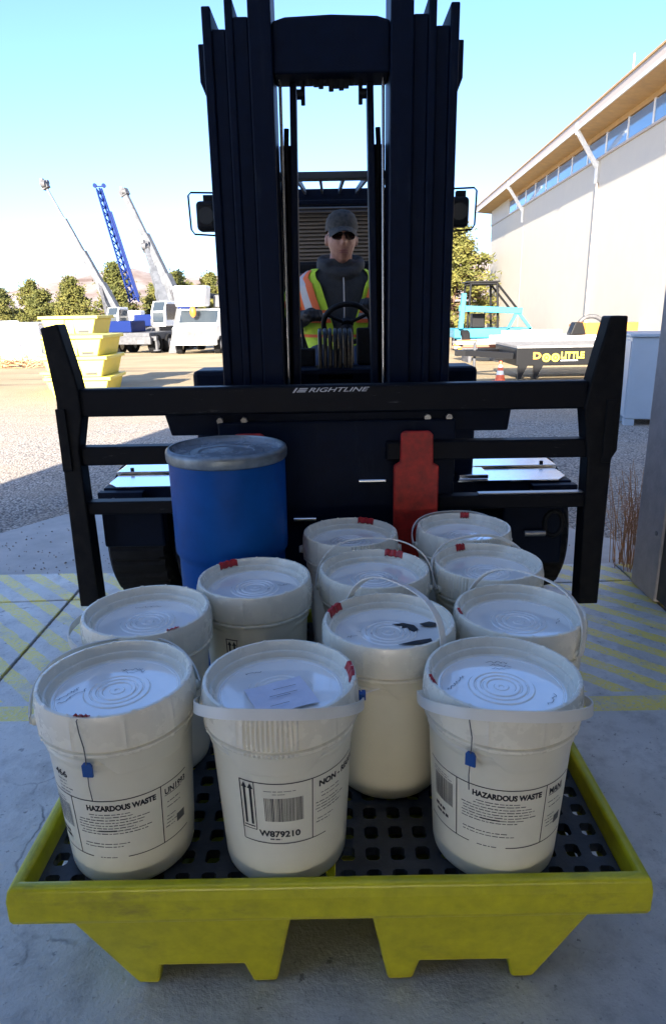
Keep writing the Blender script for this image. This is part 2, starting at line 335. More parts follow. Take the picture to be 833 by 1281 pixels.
# ------------------------------------------------------------------ spill pallet
PX0, PX1, PY0, PY1 = -.672, .631, 1.085, 2.405
DECK, RIM, RIMB = .30, .345, .255
def spill_pallet():
    cx, cy = (PX0 + PX1) / 2, (PY0 + PY1) / 2
    root = empty('spill_pallet', (cx, cy, 0)); o = (cx, cy, 0)
    tag(root, 'yellow plastic spill pallet with dark grate carrying the white pails', 'spill pallet')
    # rim: a rectangular ring with a soft lip
    mb = MB(o); t = .030; ch = .012
    ring = []
    def rect(i, z): return [(PX0 + i, PY0 + i, z), (PX1 - i, PY0 + i, z), (PX1 - i, PY1 - i, z), (PX0 + i, PY1 - i, z)]
    for i, z in ((.004, RIMB), (.0, RIMB + .012), (.0, RIM - .03), (.004, RIM - .006), (.010, RIM), (t - .006, RIM), (t, RIM - .006), (t + .004, DECK - .03), (.05, RIMB)):
        ring.append(rect(i, z))
    vs = [p for r in ring for p in r]; n = len(ring)
    fs = [(j * 4 + i, j * 4 + (i + 1) % 4, ((j + 1) % n) * 4 + (i + 1) % 4, ((j + 1) % n) * 4 + i) for j in range(n) for i in range(4)]
    mb.add(vs, fs); mb.build('rim', YEL, root, bevel=.004, bseg=2)
    # two sump tubs standing on runners
    def tub(poly):
        m = MB(o); k = len(poly)
        zs = [p[1] for p in poly]
        def fr(p): return PY0 + .028 + .045 * (RIMB - p[1]) / RIMB
        def bk(p): return PY1 - .028 - .045 * (RIMB - p[1]) / RIMB
        m.add([(p[0], fr(p), p[1]) for p in poly] + [(p[0], bk(p), p[1]) for p in poly],
              [tuple(range(k)), tuple(range(2 * k - 1, k - 1, -1))] + [(i, k + i, k + (i + 1) % k, (i + 1) % k) for i in range(k - 1)])
        m.build('sump', YEL, root, bevel=.007, bseg=2)
    zt = RIMB - .001; za = .072; zf = .008
    tub([(-.575, zt), (-.452, zf), (-.405, zf), (-.393, za), (-.213, za), (-.196, zf), (-.142, zf), (-.098, zt)])
    tub([(.062, zt), (.104, zf), (.160, zf), (.174, za), (.366, za), (.380, zf), (.428, zf), (.535, zt)])
    MB(o).box((-.097, PY0 + .16, .21), (.061, PY1 - .16, zt)).build('bridge', YEL, root, bevel=.005)
    MB(o).box((-.026, PY0 + .036, RIMB), (-.010, PY1 - .036, DECK - .002)).build('divider', YEL, root)
    # two grates with rounded square holes
    for (gx0, gx1) in ((PX0 + .036, -.028), (-.008, PX1 - .036)):
        m = MB(o); nx = 11; ny = 20; gy0, gy1 = PY0 + .036, PY1 - .036; dx = (gx1 - gx0) / nx; dy = (gy1 - gy0) / ny
        for i in range(nx):
            for j in range(ny):
                ox = .006 * sin(j * 9.1); cx_, cy_ = gx0 + (i + .5) * dx, gy0 + (j + .5) * dy
                hx, hy, c = .0155, .0185, .006
                out = [(-dx / 2, -dy / 2), (0, -dy / 2), (dx / 2, -dy / 2), (dx / 2, 0), (dx / 2, dy / 2), (0, dy / 2), (-dx / 2, dy / 2), (-dx / 2, 0)]
                inn = [(-hx, -hy + c), (-hx + c, -hy), (hx - c, -hy), (hx, -hy + c), (hx, hy - c), (hx - c, hy), (-hx + c, hy), (-hx, hy - c)]
                v = [(cx_ + a, cy_ + b, DECK) for a, b in out] + [(cx_ + a, cy_ + b, DECK) for a, b in inn] + [(cx_ + a, cy_ + b, DECK - .022) for a, b in inn]
                f = [(0, 1, 9, 8), (1, 2, 10, 9), (2, 3, 11, 10), (3, 4, 12, 11), (4, 5, 13, 12), (5, 6, 14, 13), (6, 7, 15, 14), (7, 0, 8, 15)]
                f[0] = (0, 1, 9, 8); f += [(8 + k, 8 + (k + 1) % 8, 16 + (k + 1) % 8, 16 + k) for k in range(8)]
                m.add(v, f)
        m.box((gx0, gy0, DECK - .0225), (gx1, gy0 + .004, DECK - .0005)); m.box((gx0, gy1 - .004, DECK - .0225), (gx1, gy1, DECK - .0005))
        m.build('grate', GRATE, root)
spill_pallet()

# ------------------------------------------------------------------ pails
PH = .425
def rb(z): return .132 + .0155 * max(0, min(1, (z - .018) / .292))
def pail_meshes():
    d = {}
    prof = [(.0, .004), (.10, .004), (.112, 0), (.124, .003), (.130, .010), (.132, .020)] + [(rb(z), z) for z in (.06, .12, .18, .24, .30)] + [(.1482, .306), (.1515, .311), (.1515, .318), (.1485, .322), (.1485, .345)]
    d['body'] = MB().lathe(prof, n=96).mesh('body', PAIL, smooth=35)
    def fn(r, z, t, j):
        if r > .155 and .33 < z < .419:
            deg = math.degrees(t) % 360
            if 70 < deg < 110:
                r += .0020 * (1 if ((deg + .2) / 3.3333) % 1 < .5 else -1)
            elif abs((deg + 7) % 36 - 18) > 17.3: r += .0016
        if z > .4245 and r > .15:
            if (math.degrees(t) % 24) < 2.6: z += .0022
        return r, z
    prof = [(.1495, .338), (.1590, .338), (.1608, .341), (.1608, .3455), (.1550, .3475), (.1550, .351), (.1612, .3535), (.1622, .378), (.1612, .404), (.1590, .417), (.1570, .4245), (.1545, .4252), (.1505, .4252), (.1488, .422)]
    d['lid'] = MB().lathe(prof + [(.1465, .412), (.1445, .405), (.1405, .4035), (.1385, .400), (.1360, .391), (.1320, .3885), (.1300, .3885)], n=216, fn=fn).mesh('lid', LIDR, smooth=28)
    q = [(.1300, .3885), (.1285, .3880), (.1265, .3880), (.1255, .3890), (.1235, .3890), (.1225, .3880)]
    for a, b in ((.066, .057), (.051, .044), (.037, .031)):
        q += [(a + .0025, .388), (a, .3904), (b, .3904), (b - .0025, .388)]
    q += [(.016, .388), (.014, .3896), (.006, .3896), (.004, .388), (0, .388)]
    d['lid_panel'] = MB().lathe(q, n=96).mesh('lid_panel', LID, smooth=25)
    # collar tab under the skirt: a trapezoid apron over a sector
    mb = MB(); n = 40; A = R(82)
    vs = []
    for i in range(n + 1):
        t = -A / 2 + A * i / n; e = min(1, (A / 2 - abs(t)) / R(15)); lo = .334 - .040 * e
        for (r, z) in ((.1470, lo - .002), (.1525, lo), (.1538, lo + .003), (.1545, .3385), (.148, .3385)): vs.append((r * cos(t), r * sin(t), z))
    fs = [(i * 5 + k, i * 5 + 5 + k, i * 5 + 6 + k, i * 5 + k + 1) for i in range(n) for k in range(4)]
    mb.add(vs, fs); d['collar'] = mb.mesh('collar', PAIL, smooth=35)
    mb = MB()      # bail ear boss
    mb.cyl((.156, 0, .362), (.169, 0, .362), .013, .011, n=16); d['ear'] = mb.mesh('ear', PAIL, smooth=40)
    for lname, LA in (('latch', 12), ('latch_long', 23)):
     mb = MB()      # latch: a curved wedge inside the rim
     vs = []; n = 8; A = R(LA)
     for i in range(n + 1):
         t = -A / 2 + A * i / n; k = .0022 * sin(i * 2.4 + LA)
         for (r, z) in ((.1440, .409 + k), (.1505, .4255 + k), (.1550, .4278 + k), (.1490, .4278 + k), (.1425, .413 + k)): vs.append((r * cos(t), r * sin(t), z))
     fs = [(i * 5 + k, i * 5 + (k + 1) % 5, i * 5 + 5 + (k + 1) % 5, i * 5 + 5 + k) for i in range(n) for k in range(5)] + [(0, 1, 2, 3, 4), tuple(range(n * 5, n * 5 + 5))]
     mb.add(vs, fs); d[lname] = mb.mesh('latch', RED)
    return d
PM = pail_meshes()
def wrap_add(mb, a0, vs, fs, h=.0007, seg=None):
    """map flat (s,z) geometry round the body"""
    mb.add([((rb(z) + h) * cos(a0 + s / .14), (rb(z) + h) * sin(a0 + s / .14), z) for s, z in vs], fs)
def wrect(mb, a0, s0, z0, s1, z1):
    n = max(1, int(abs(s1 - s0) / .006)); m = max(1, int(abs(z1 - z0) / .05)); vs = []; fs = []
    for j in range(m + 1):
        for i in range(n + 1): vs.append((s0 + (s1 - s0) * i / n, z0 + (z1 - z0) * j / m))
    for j in range(m):
        for i in range(n): fs.append((j * (n + 1) + i, j * (n + 1) + i + 1, (j + 1) * (n + 1) + i + 1, (j + 1) * (n + 1) + i))
    wrap_add(mb, a0, vs, fs)
def wtext(mb, a0, s, z, txt, size, bold=.0, shear=0, xs=1):
    vs, fs = text_geo(txt, size, bold, shear, xs); wrap_add(mb, a0, [(s + a, z + b) for a, b in vs], fs)
def fine_print(mb, a0, s0, s1, z, rows, dz, rnd, hgt=.0022):
    for r in range(rows):
        s = s0 + rnd.uniform(0, .006); end = s1 - rnd.uniform(0, .35 * (s1 - s0))
        while s < end:
            L = rnd.uniform(.004, .016); wrect(mb, a0, s, z - r * dz, min(s + L, end), z - r * dz + hgt * rnd.uniform(.7, 1)); s += L + .0022
def barcode(mb, a0, s0, z0, s1, z1, rnd):
    s = s0
    while s < s1:
        b = rnd.choice((.0008, .0008, .0014, .0022)); wrect(mb, a0, s, z0, min(s + b, s1), z1); s += b + rnd.choice((.0008, .0010, .0016))
def frame_line(mb, a0, s0, z0, s1, z1, w=.0021):
    if abs(s1 - s0) > abs(z1 - z0): wrect(mb, a0, s0, z0 - w / 2, s1, z0 + w / 2)
    else: wrect(mb, a0, s0 - w / 2, z0, s0 + w / 2, z1)
def arrows(mb, a0, s, z, h):
    """two upright arrows over a bar, in a box"""
    for k in (0, 1):
        c = s + .0085 + k * .0135
        wrect(mb, a0, c - .0026, z + .012, c + .0026, z + h - .016)
        wrap_add(mb, a0, [(c - .0065, z + h - .017), (c + .0065, z + h - .017), (c, z + h - .004)], [(0, 1, 2)])
    wrect(mb, a0, s + .003, z + .0055, s + .027, z + .0085)
    for q in ((s, z, s, z + h), (s + .030, z, s + .030, z + h), (s, z, s + .030, z), (s, z + h, s + .030, z + h)): frame_line(mb, a0, *q, w=.0019)

def label_hazard(root, a0, zb, right_text, small_top=None, seed=1):
    """a0: angle of the left edge of the middle panel; zb: bottom line"""
    rnd = random.Random(seed); W = .182; T = .143; i = MB(); g = MB()
    frame_line(i, a0, -.085, zb + T, W + .07, zb + T); frame_line(i, a0, -.085, zb, .03, zb); frame_line(i, a0, .105, zb, W + .07, zb)
    frame_line(i, a0, 0, zb, 0, zb + T); frame_line(i, a0, W, zb, W, zb + T)
    wtext(i, a0, .034, zb + T - .024, 'HAZARDOUS WASTE', .0178, .0009, xs=.80)
    wtext(i, a0, W + .008, zb + T - .026, right_text, .020, .0006, xs=.85)
    wrect(i, a0, W + .008, zb + T - .0295, W + .052, zb + T - .028)
    barcode(g, a0, -.066, zb + .060, -.010, zb + .118, rnd)
    fine_print(g, a0, -.07, -.012, zb + .128, 2, .006, rnd, .0016)
    fine_print(i, a0, -.066, -.02, zb + .036, 2, .012, rnd, .008)
    fine_print(g, a0, .036, W - .02, zb + .108, 2, .0065, rnd); fine_print(g, a0, .010, W - .012, zb + .094, 6, .0068, rnd)
    wrect(i, a0, .052, zb + .0665, .09, zb + .0695); fine_print(g, a0, .012, W - .05, zb + .034, 2, .0075, rnd)
    fine_print(g, a0, .045, .095, zb - .001, 1, .01, rnd, .0022)
    fine_print(g, a0, W + .008, W + .055, zb + .095, 2, .012, rnd); fine_print(g, a0, W + .006, W + .04, zb + .06, 4, .0085, rnd)
    wrect(g, a0, W + .036, zb + .03, W + .060, zb + .05)
    if small_top:
        wtext(i, a0, -.036, zb + .186, small_top, .021, .0005, xs=1.15); fine_print(g, a0, -.034, .01, zb + .176, 4, .0085, rnd)
    i.build('label_print', INK, root); g.build('label_fine_print', INKG, root)
def label_arrows(root, a0, zb, num, seed=2, right=True, top=None):
    rnd = random.Random(seed); i = MB(); g = MB(); T = .147; W = .145
    frame_line(i, a0, 0, zb + T, .26 if right else .09, zb + T); frame_line(i, a0, 0, zb, W + .032 if right else .09, zb); frame_line(i, a0, 0, zb, 0, zb + T)
    arrows(i, a0, .001, zb + .030, T - .031)
    if num:
        barcode(g, a0, .050, zb + .055, .126, zb + .112, rnd); wtext(i, a0, .036, zb + .017, num, .0205, .0007); fine_print(g, a0, .052, .085, zb + .009, 1, .01, rnd, .004)
        fine_print(g, a0, .046, .13, zb + .128, 1, .01, rnd, .0016); fine_print(g, a0, .062, .095, zb + .121, 1, .01, rnd, .0016)
    if right:
        frame_line(i, a0, W, zb, W, zb + T); wtext(i, a0, W + .014, zb + T - .026, 'NON - REGULATED', .0185, .0009)
        fine_print(g, a0, W + .016, W + .075, zb + .103, 2, .009, rnd); fine_print(g, a0, W + .006, W + .085, zb + .082, 4, .0075, rnd); fine_print(g, a0, W + .006, W + .06, zb + .042, 2, .008, rnd)
    if top:
        wtext(i, a0, .098, zb + T + .022, top, .024, .0006, xs=1.25); fine_print(g, a0, .094, .135, zb + T + .010, 3, .011, rnd, .003)
    i.build('label_print', INK, root); g.build('label_fine_print', INKG, root)
def bail(root, axis, lift, R2, wd=.021, sag=0):
    """flat strap handle: ears across `axis`, swung up by `lift` degrees on the side 90 degrees clockwise of axis"""
    a = R(axis); u = Vector((cos(a), sin(a), 0)); side = Vector((sin(a), -cos(a), 0)); L = R(lift)
    d = side * cos(L) + Vector((0, 0, 1)) * sin(L); nrm = u.cross(d)
    path = []; sides = []; n = 36
    for k in range(n + 1):
        t = pi * k / n; c, s_ = cos(t), sin(t)
        x = math.copysign(abs(c) ** .78, c) * .1725; y = (s_ ** .82 if s_ > 0 else 0) * R2
        path.append(u * x + d * y + Vector((0, 0, .362)) + Vector((0, 0, -sag * s_))); sides.append(nrm)
    MB().ribbon(path, sides, wd, .0035).build('bail', BAIL, root, smooth=50)
    for k in (0, 180):
        e = obj('ear', PM['ear'], root); e.rotation_euler.z = a + R(k)
def seal_tag(root, ang, tilt=0, up=.405):
    a = R(ang); o = MB(); r0, r1 = .1605, .1665
    def P(r, t, z): return (r * cos(a + t), r * sin(a + t), z)
    pth = [P(.150, 0, up + .02), P(r0 + .001, 0, up + .016), P(r1, .03, up - .006), P(r1 + .004, .075, up - .035), P(r1 + .001, .07, up - .062), P(.163, .05, up - .078)]
    o.tube(pth, .0011, 6); o.tube([P(.161, .045, up - .105), P(.158, .03, up - .13), P(.150, .02, up - .17)], .0010, 6); o.build('seal_wire', INKG, root)
    m = MB(); t0 = .05
    c = Vector(P(.160, t0, up - .091)); tx = Vector((-sin(a + t0), cos(a + t0), 0)); n = Vector((cos(a + t0), sin(a + t0), 0)); z = Vector((0, 0, 1))
    poly = [(-.0105, -.0155), (.0105, -.0155), (.0105, .009), (.006, .0155), (-.006, .0155), (-.0105, .010)]
    vs = [c + tx * x + z * y - n * .002 for x, y in poly] + [c + tx * x + z * y + n * .003 for x, y in poly]; k = len(poly)
    m.add(vs, [tuple(range(k)), tuple(range(2 * k - 1, k - 1, -1))] + [(i, k + i, k + (i + 1) % k, (i + 1) % k) for i in range(k)])
    m.build('seal_tag', BLUE, root, bevel=.001)
def scribble(root, spots, seed, mt=None, z=.3892):
    rnd = random.Random(seed); m = MB()
    for (x, y, L, rot) in spots:
        pts = []; c, s_ = cos(rot), sin(rot)
        for k in range(int(L / .0035)):
            px, py = -L / 2 + k * .0035 + rnd.uniform(-.002, .002), rnd.uniform(-.005, .005); pts.append((x + px * c - py * s_, y + px * s_ + py * c))
        for k in range(len(pts) - 1):
            (ax, ay), (bx, by) = pts[k], pts[k + 1]; dx, dy = bx - ax, by - ay; q = max(1e-5, math.hypot(dx, dy)); nx, ny = -dy / q * .0006, dx / q * .0006; zz = z + .00003 * k
            m.add([(ax + nx, ay + ny, zz), (ax - nx, ay - ny, zz), (bx - nx, by - ny, zz), (bx + nx, by + ny, zz)], [(0, 1, 2, 3)])
    m.build('ink_mark', mt or INKG, root)
G = 'white pails on the spill pallet'
pails = {}
def pail(key, x, y, label, lid_rot, collar_rot, latch, bl):
    r = empty('plastic_pail', (x, y, DECK)); tag(r, label, 'pail', G); pails[key] = r
    obj('body', PM['body'], r); l = obj('lid', PM['lid'], r); l.rotation_euler.z = R(lid_rot)
    p = obj('lid_panel', PM['lid_panel'], l)
    c = obj('collar', PM['collar'], r); c.rotation_euler.z = R(collar_rot)
    c = obj('collar', PM['collar'], r); c.rotation_euler.z = R(collar_rot + 180)
    t = obj('latch', PM['latch_long' if key in ('2', '5', '6', '8', '10') else 'latch'], r); t.rotation_euler.z = R(latch)
    bail(r, *bl)
    return r
p1 = pail('1', -.459, 1.262, 'front left white pail with hazardous waste label and hanging blue seal tag', 10, -50, -97, (22, 164, .186))
p2 = pail('2', -.116, 1.252, 'front middle white pail with arrow label and papers on its lid', 178, -92, 8, (-2, 25, .190))
p3 = pail('3', .344, 1.25, 'front right white pail with strap across its front and hazardous waste label', 40, -72, 190, (-5, 22, .190))
p4 = pail('4', -.478, 1.588, 'white pail directly behind the front left one, its strap hanging at its left', 60, -40, -52, (70, 172, .185))
p5 = pail('5', -.226, 1.796, 'white pail with 1085 print standing in front of the blue drum', 20, -75, 128, (20, 190, .18))
p6 = pail('6', .130, 1.507, 'white pail with black tape on its lid and strap swung over it', 0, -60, 152, (128, 76, .150, .019))
p7 = pail('7', .460, 1.553, 'white pail behind the front right one with raised strap and ringed lid', 25, -20, 185, (-50, 108, .148, .017))
p8 = pail('8', .117, 1.850, 'white pail in the second row from the forklift with thin raised strap', 80, -80, 62, (-6, 116, .145, .011))
p9 = pail('9', .455, 1.888, 'white pail in front of the rearmost right pail, strap arched behind its lid', 130, -80, 112, (22, 136, .150, .014))
p10 = pail('10', .057, 2.188, 'rearmost pail right of the blue drum, dull lid with one red latch', 200, -80, 66, (0, 195, .18))
p11 = pail('11', .448, 2.225, 'rearmost right white pail beside the red fork with strap along its back', 200, -60, 78, (4, 162, .186, .016))
label_hazard(p1, R(-120), .085, 'UN1993', '466', 11)
label_arrows(p2, R(-122), .124, 'W879210', 5)
label_hazard(p3, R(-137), .103, 'MANI', None, 23)
label_arrows(p5, R(-118), .150, None, 9, right=False, top='1085')
label_arrows(p4, R(-75), .12, None, 12, right=False)
seal_tag(p1, -99); seal_tag(p3, -126)
# tag and white wire sticking out from the side of the front middle pail
m = MB(); m.box((.163, -.020, .372), (.177, -.002, .388)); t = m.build('seal_tag', BLUE, p2, bevel=.0015)
m = MB(); m.tube([(.158, .0, .40), (.166, -.008, .392), (.170, -.010, .384)], .0012, 6); m.tube([(.175, -.006, .380), (.190, .002, .3815), (.207, .006, .384)], .0012, 6); m.build('seal_wire', BAIL, p2)
scribble(p1, [(.01, .085, .05, .1), (.015, .073, .055, .05)], 3); scribble(p3, [(.015, .10, .05, -.2), (.02, .086, .05, -.25), (.02, .072, .045, -.2)], 4)
scribble(p5, [(.045, .0, .03, 1.2), (.085, .02, .04, .2)], 5, INK); scribble(p2, [(-.062, .07, .04, .3)], 6); scribble(p6, [(-.06, .01, .03, .4), (-.085, -.02, .03, .2)], 8); scribble(p10, [(.0, -.02, .06, .1), (.02, -.045, .04, .1)], 9)
scribble(p1, [(-.085, -.02, .07, .95), (-.098, -.012, .06, .95)], 13); scribble(p3, [(-.09, .02, .07, .95), (.09, -.05, .05, .95)], 14); scribble(p6, [(-.045, -.01, .03, 1.2)], 15, RED); scribble(p4, [(-.02, .09, .07, .1)], 18); scribble(p7, [(.1, .0, .04, 1)], 16); scribble(p9, [(-.05, -.05, .05, .2)], 17)
# black tape scraps on pail six
tp = MAT_TAPE = mat('black_tape', (.012, .012, .014), .45)
def tape(pts, z=.3912):
    MB().prism(pts, 'z', z, z + .0008).build('tape_patch', tp, p6)
tape([(.012, .035), (.040, .043), (.066, .030), (.074, .006), (.062, -.006), (.052, .004), (.048, .018), (.034, .014), (.036, .026)])
tape([(.080, .034), (.106, .046), (.134, .030), (.108, .018), (.088, .022)], .3925)
tape([(.018, -.070), (.06, -.052), (.098, -.042), (.100, -.062), (.060, -.072)])
# papers in a clear sleeve on the lid of pail two
pr = empty('paper_sleeve', (-.116, 1.252, DECK + .390)); tag(pr, 'folded papers in a clear sleeve on the front middle lid', 'papers')
PAPER = mat('pale_paper', (.62, .64, .74), .35, var=.05, vscale=30, bump=.06, bscale=25)
m = MB(); n = 14; vs = []
for j in range(n + 1):
    for i in range(n + 1):
        x, y = -.062 + .124 * i / n, -.055 + .11 * j / n; c, s_ = cos(.42), sin(.42)
        X_, Y_ = x * c - y * s_ + .004, x * s_ + y * c - .03; vs.append((X_, Y_, .003 + .0028 * noise.noise(Vector((x * 30, y * 30, 3))) + .0025 * (i / n) ** 2))
k = len(vs); vs += [(a, b, c - .0012) for a, b, c in vs]; w_ = n + 1
fs = [(j * w_ + i, j * w_ + i + 1, (j + 1) * w_ + i + 1, (j + 1) * w_ + i) for j in range(n) for i in range(n)]
fs += [tuple(q + k for q in reversed(f)) for f in fs]
fs += [(i, i + 1, k + i + 1, k + i) for i in range(n)] + [(n * w_ + i + 1, n * w_ + i, k + n * w_ + i, k + n * w_ + i + 1) for i in range(n)]
fs += [((j + 1) * w_, j * w_, k + j * w_, k + (j + 1) * w_) for j in range(n)] + [(j * w_ + n, (j + 1) * w_ + n, k + (j + 1) * w_ + n, k + j * w_ + n) for j in range(n)]
m.add(vs, fs); m.build('sheet', PAPER, pr, smooth=40)
m = MB()
for (x, y, L) in ((-.01, .02, .05), (-.025, -.002, .06), (-.012, -.008, .03), (-.035, -.035, .04)):
    c, s_ = cos(.42), sin(.42)
    q = [(x, y), (x + L, y), (x + L, y + .0016), (x, y + .0016)]; m.add([(a * c - b * s_ + .004, a * s_ + b * c - .03, .0085) for a, b in q], [(0, 1, 2, 3)])
m.build('print_line', INKG, pr)

# ------------------------------------------------------------------ blue drum
dr = empty('blue_drum', (-.337, 2.147, DECK)); tag(dr, 'tall blue plastic drum with metal locking ring on the spill pallet', 'drum')
prof = [(0, .004), (.14, .004), (.16, .0), (.168, .008), (.171, .03), (.173, .20), (.174, .37), (.177, .385), (.1835, .395), (.1845, .41), (.1855, .69), (.184, .705)]
MB().lathe(prof, n=96).build('body', DRUM, dr, smooth=35)
ring = MB().lathe([(.186, .694), (.1905, .697), (.1925, .704), (.1925, .722), (.1905, .730), (.184, .735), (.179, .735), (.177, .730)], n=96).build('locking_ring', GALV, dr, smooth=40)
MB().lathe([(.178, .731), (.174, .722), (.168, .716), (.160, .715), (.12, .715), (.115, .718), (.09, .718), (.085, .715), (0, .715)], n=96).build('lid', mat('grey_blue_drum_lid', (.17, .20, .23), .25, var=.2, vscale=14, bump=.05, bscale=14), dr, smooth=30)
m = MB(); m.box((-.02, .188, .700), (.05, .200, .722)); m.cyl((-.02, .195, .711), (.06, .195, .711), .004); m.build('closing_lever', STEEL, ring, bevel=.002)
for o_ in bpy.data.objects:
    if o_.name.split('.')[0] in ('label_fine_print', 'label_print', 'ink_mark', 'print_line'): o_['kind'] = 'stuff'

# ------------------------------------------------------------------ forklift
FO = (.02, 3.45, 0)
fk = empty('forklift', FO); tag(fk, 'black forklift with tall mast and wide load backrest facing the camera', 'forklift')
def F(): return MB(FO)
# load backrest posts (fin topped)
CY0, CY1 = 2.46, 2.52
F().prism([(-1.007, 1.400), (-.944, 1.413), (-.912, 1.26), (-.900, 1.19), (-.900, 1.08), (-.925, .965), (-.918, .345), (-.995, .345), (-.990, .93), (-.984, 1.146)], 'y', CY0 - .012, CY1 + .012).build('backrest_post', BLKW, fk, bevel=.006)
F().prism([(.974, 1.408), (1.036, 1.408), (1.043, 1.17), (1.046, .932), (1.028, .90), (1.032, .32), (.955, .32), (.940, .90), (.912, 1.084), (.930, 1.20)], 'y', CY0 - .012, CY1 + .012).build('backrest_post', BLKW, fk, bevel=.006)
for s in (-1, 1):   # stiffening fins let into the posts
    x = -1.0 if s < 0 else 1.035
    F().box((x - s * .030 - .018, CY0 - .022, .89), (x - s * .030 + .018, CY0 - .0125, 1.12)).build('gusset', BLKW, fk, bevel=.003)
# carriage bars
F().box((-.905, CY0, 1.086), (.925, CY1, 1.186)).build('upper_carriage_bar', BARM, fk, bevel=.008)
F().box((-.925, CY0 + .004, .905), (-.18, CY1, .975)).build('middle_carriage_bar', BARM, fk, bevel=.006)
F().box((.20, CY0 + .004, .905), (.945, CY1, .975)).build('middle_carriage_bar', BARM, fk, bevel=.006)
F().box((-.925, CY0 + .004, .715), (-.30, CY1, .765)).build('lower_carriage_bar', BARM, fk, bevel=.005)
F().box((.40, CY0 + .004, .712), (.955, CY1, .765)).build('lower_carriage_bar', BARM, fk, bevel=.005)
F().prism([(-.62, 1.08), (-.60, 1.00), (.66, 1.00), (.67, 1.08)], 'y', 2.53, 2.60).build('carriage_plate', BLK, fk, bevel=.005)
F().box((-.42, 2.50, .30), (.46, 2.66, 1.05)).build('carriage_frame', BLK, fk, bevel=.006)
F().box((-.55, 2.51, .30), (.60, 2.60, .42)).build('fork_bar', BLK, fk, bevel=.006)
for x in (-.412, -.323, .356, .435):
    F().cyl((x, 2.505, 1.056), (x, 2.528, 1.056), .013, .012, n=6).build('bolt', STEEL, fk)
for (x0, x1, z) in ((.10, .20, .822), (-.15, -.065, .675)):
    F().cyl((x0, 2.492, z), (x1, 2.492, z), .008).build('glint_bar', CHROME, fk, smooth=40)  # chrome bars added where ground light glints through small gaps
for x in (-.27, .28):
    F().cyl((x - .06, 2.48, .60), (x - .06, 2.48, .40), .03).build('hydraulic_cylinder', BLKROUGH, fk, smooth=40)
# forks: red shank, steel blade
for x in (-.30, .309):
    m = F(); m.prism([(x - .083, .065), (x + .083, .065), (x + .083, .888), (x + .062, .898), (x + .060, 1.005), (x + .045, 1.018), (x - .045, 1.018), (x - .058, 1.01), (x - .060, .905), (x - .083, .892)], 'y', 2.437, 2.456)
    sh = m.build('fork_shank', REDP, fk, bevel=.006)
    m = F(); xx = x - .003
    m.prism([(2.456, .066), (1.40, .066), (1.26, .050), (1.205, .040), (1.205, .024), (1.4, .018), (2.456, .014)], 'x', xx - .072, xx + .072)
    m.build('fork_blade', mat('scuffed_fork_steel', (.012, .012, .011), .6, 0, col2=(.03, .028, .025), vscale=14), fk, bevel=.006)
# maker's name on the upper bar
m = F(); vs, fs = text_geo('RIGHTLINE', .0215, .0003, .4, 1.98); m.add([(a - .083, CY0 - .0012, b + 1.163) for a, b in vs], fs); stuff(m.build('lettering', mat('silver_lettering', (.45, .45, .47), .45), fk))
m = F()
for k in range(3):
    m.add([(x, CY0 - .0012, z) for x, z in ((-.124 + .005 * k, 1.1625 + .0055 * k), (-.092 + .004 * k, 1.1625 + .0055 * k), (-.089 + .004 * k, 1.1663 + .0055 * k), (-.121 + .005 * k, 1.1663 + .0055 * k))], [(0, 1, 2, 3)])
m.add([(x, CY0 - .0012, z) for x, z in ((-.138, 1.161), (-.131, 1.161), (-.117, 1.179), (-.124, 1.179))], [(0, 1, 2, 3)])
stuff(m.build('emblem', MATS['silver_lettering'], fk))
# mast
mc = .022
def rail(name, x0, x1, y0, y1, z1, z0=.12):
    for s in (-1, 1):
        F().box((mc + s * x0, y0, z0), (mc + s * x1, y1, z1)).build(name, BLK, fk, bevel=.005)
rail('inner_mast_rail', .206, .286, 2.72, 2.95, 2.63)
rail('inner_mast_flange', .2862, .338, 2.733, 2.90, 2.418)
rail('middle_mast_rail', .3382, .366, 2.728, 3.00, 2.475)
rail('middle_mast_flange', .3662, .414, 2.742, 2.95, 2.385)
rail('outer_mast_rail', .4142, .446, 2.735, 3.04, 2.452)
rail('mast_web', .25, .4138, 2.96, 3.03, 2.34)
for s in (-1, 1):
    F().prism([(mc + s * .4462, 2.36), (mc + s * .474, 2.36), (mc + s * .474, 2.24), (mc + s * .4462, 2.17)], 'y', 2.80, 2.96).build('mast_bracket', BLK, fk, bevel=.004)
    for k, x in enumerate((.31, .39)):
        F().cyl((mc + s * x, 2.765 + .02 * k, 2.39), (mc + s * x, 2.765 + .02 * k, 2.30), .016, n=12).build('roller_pin', BLKROUGH, fk)
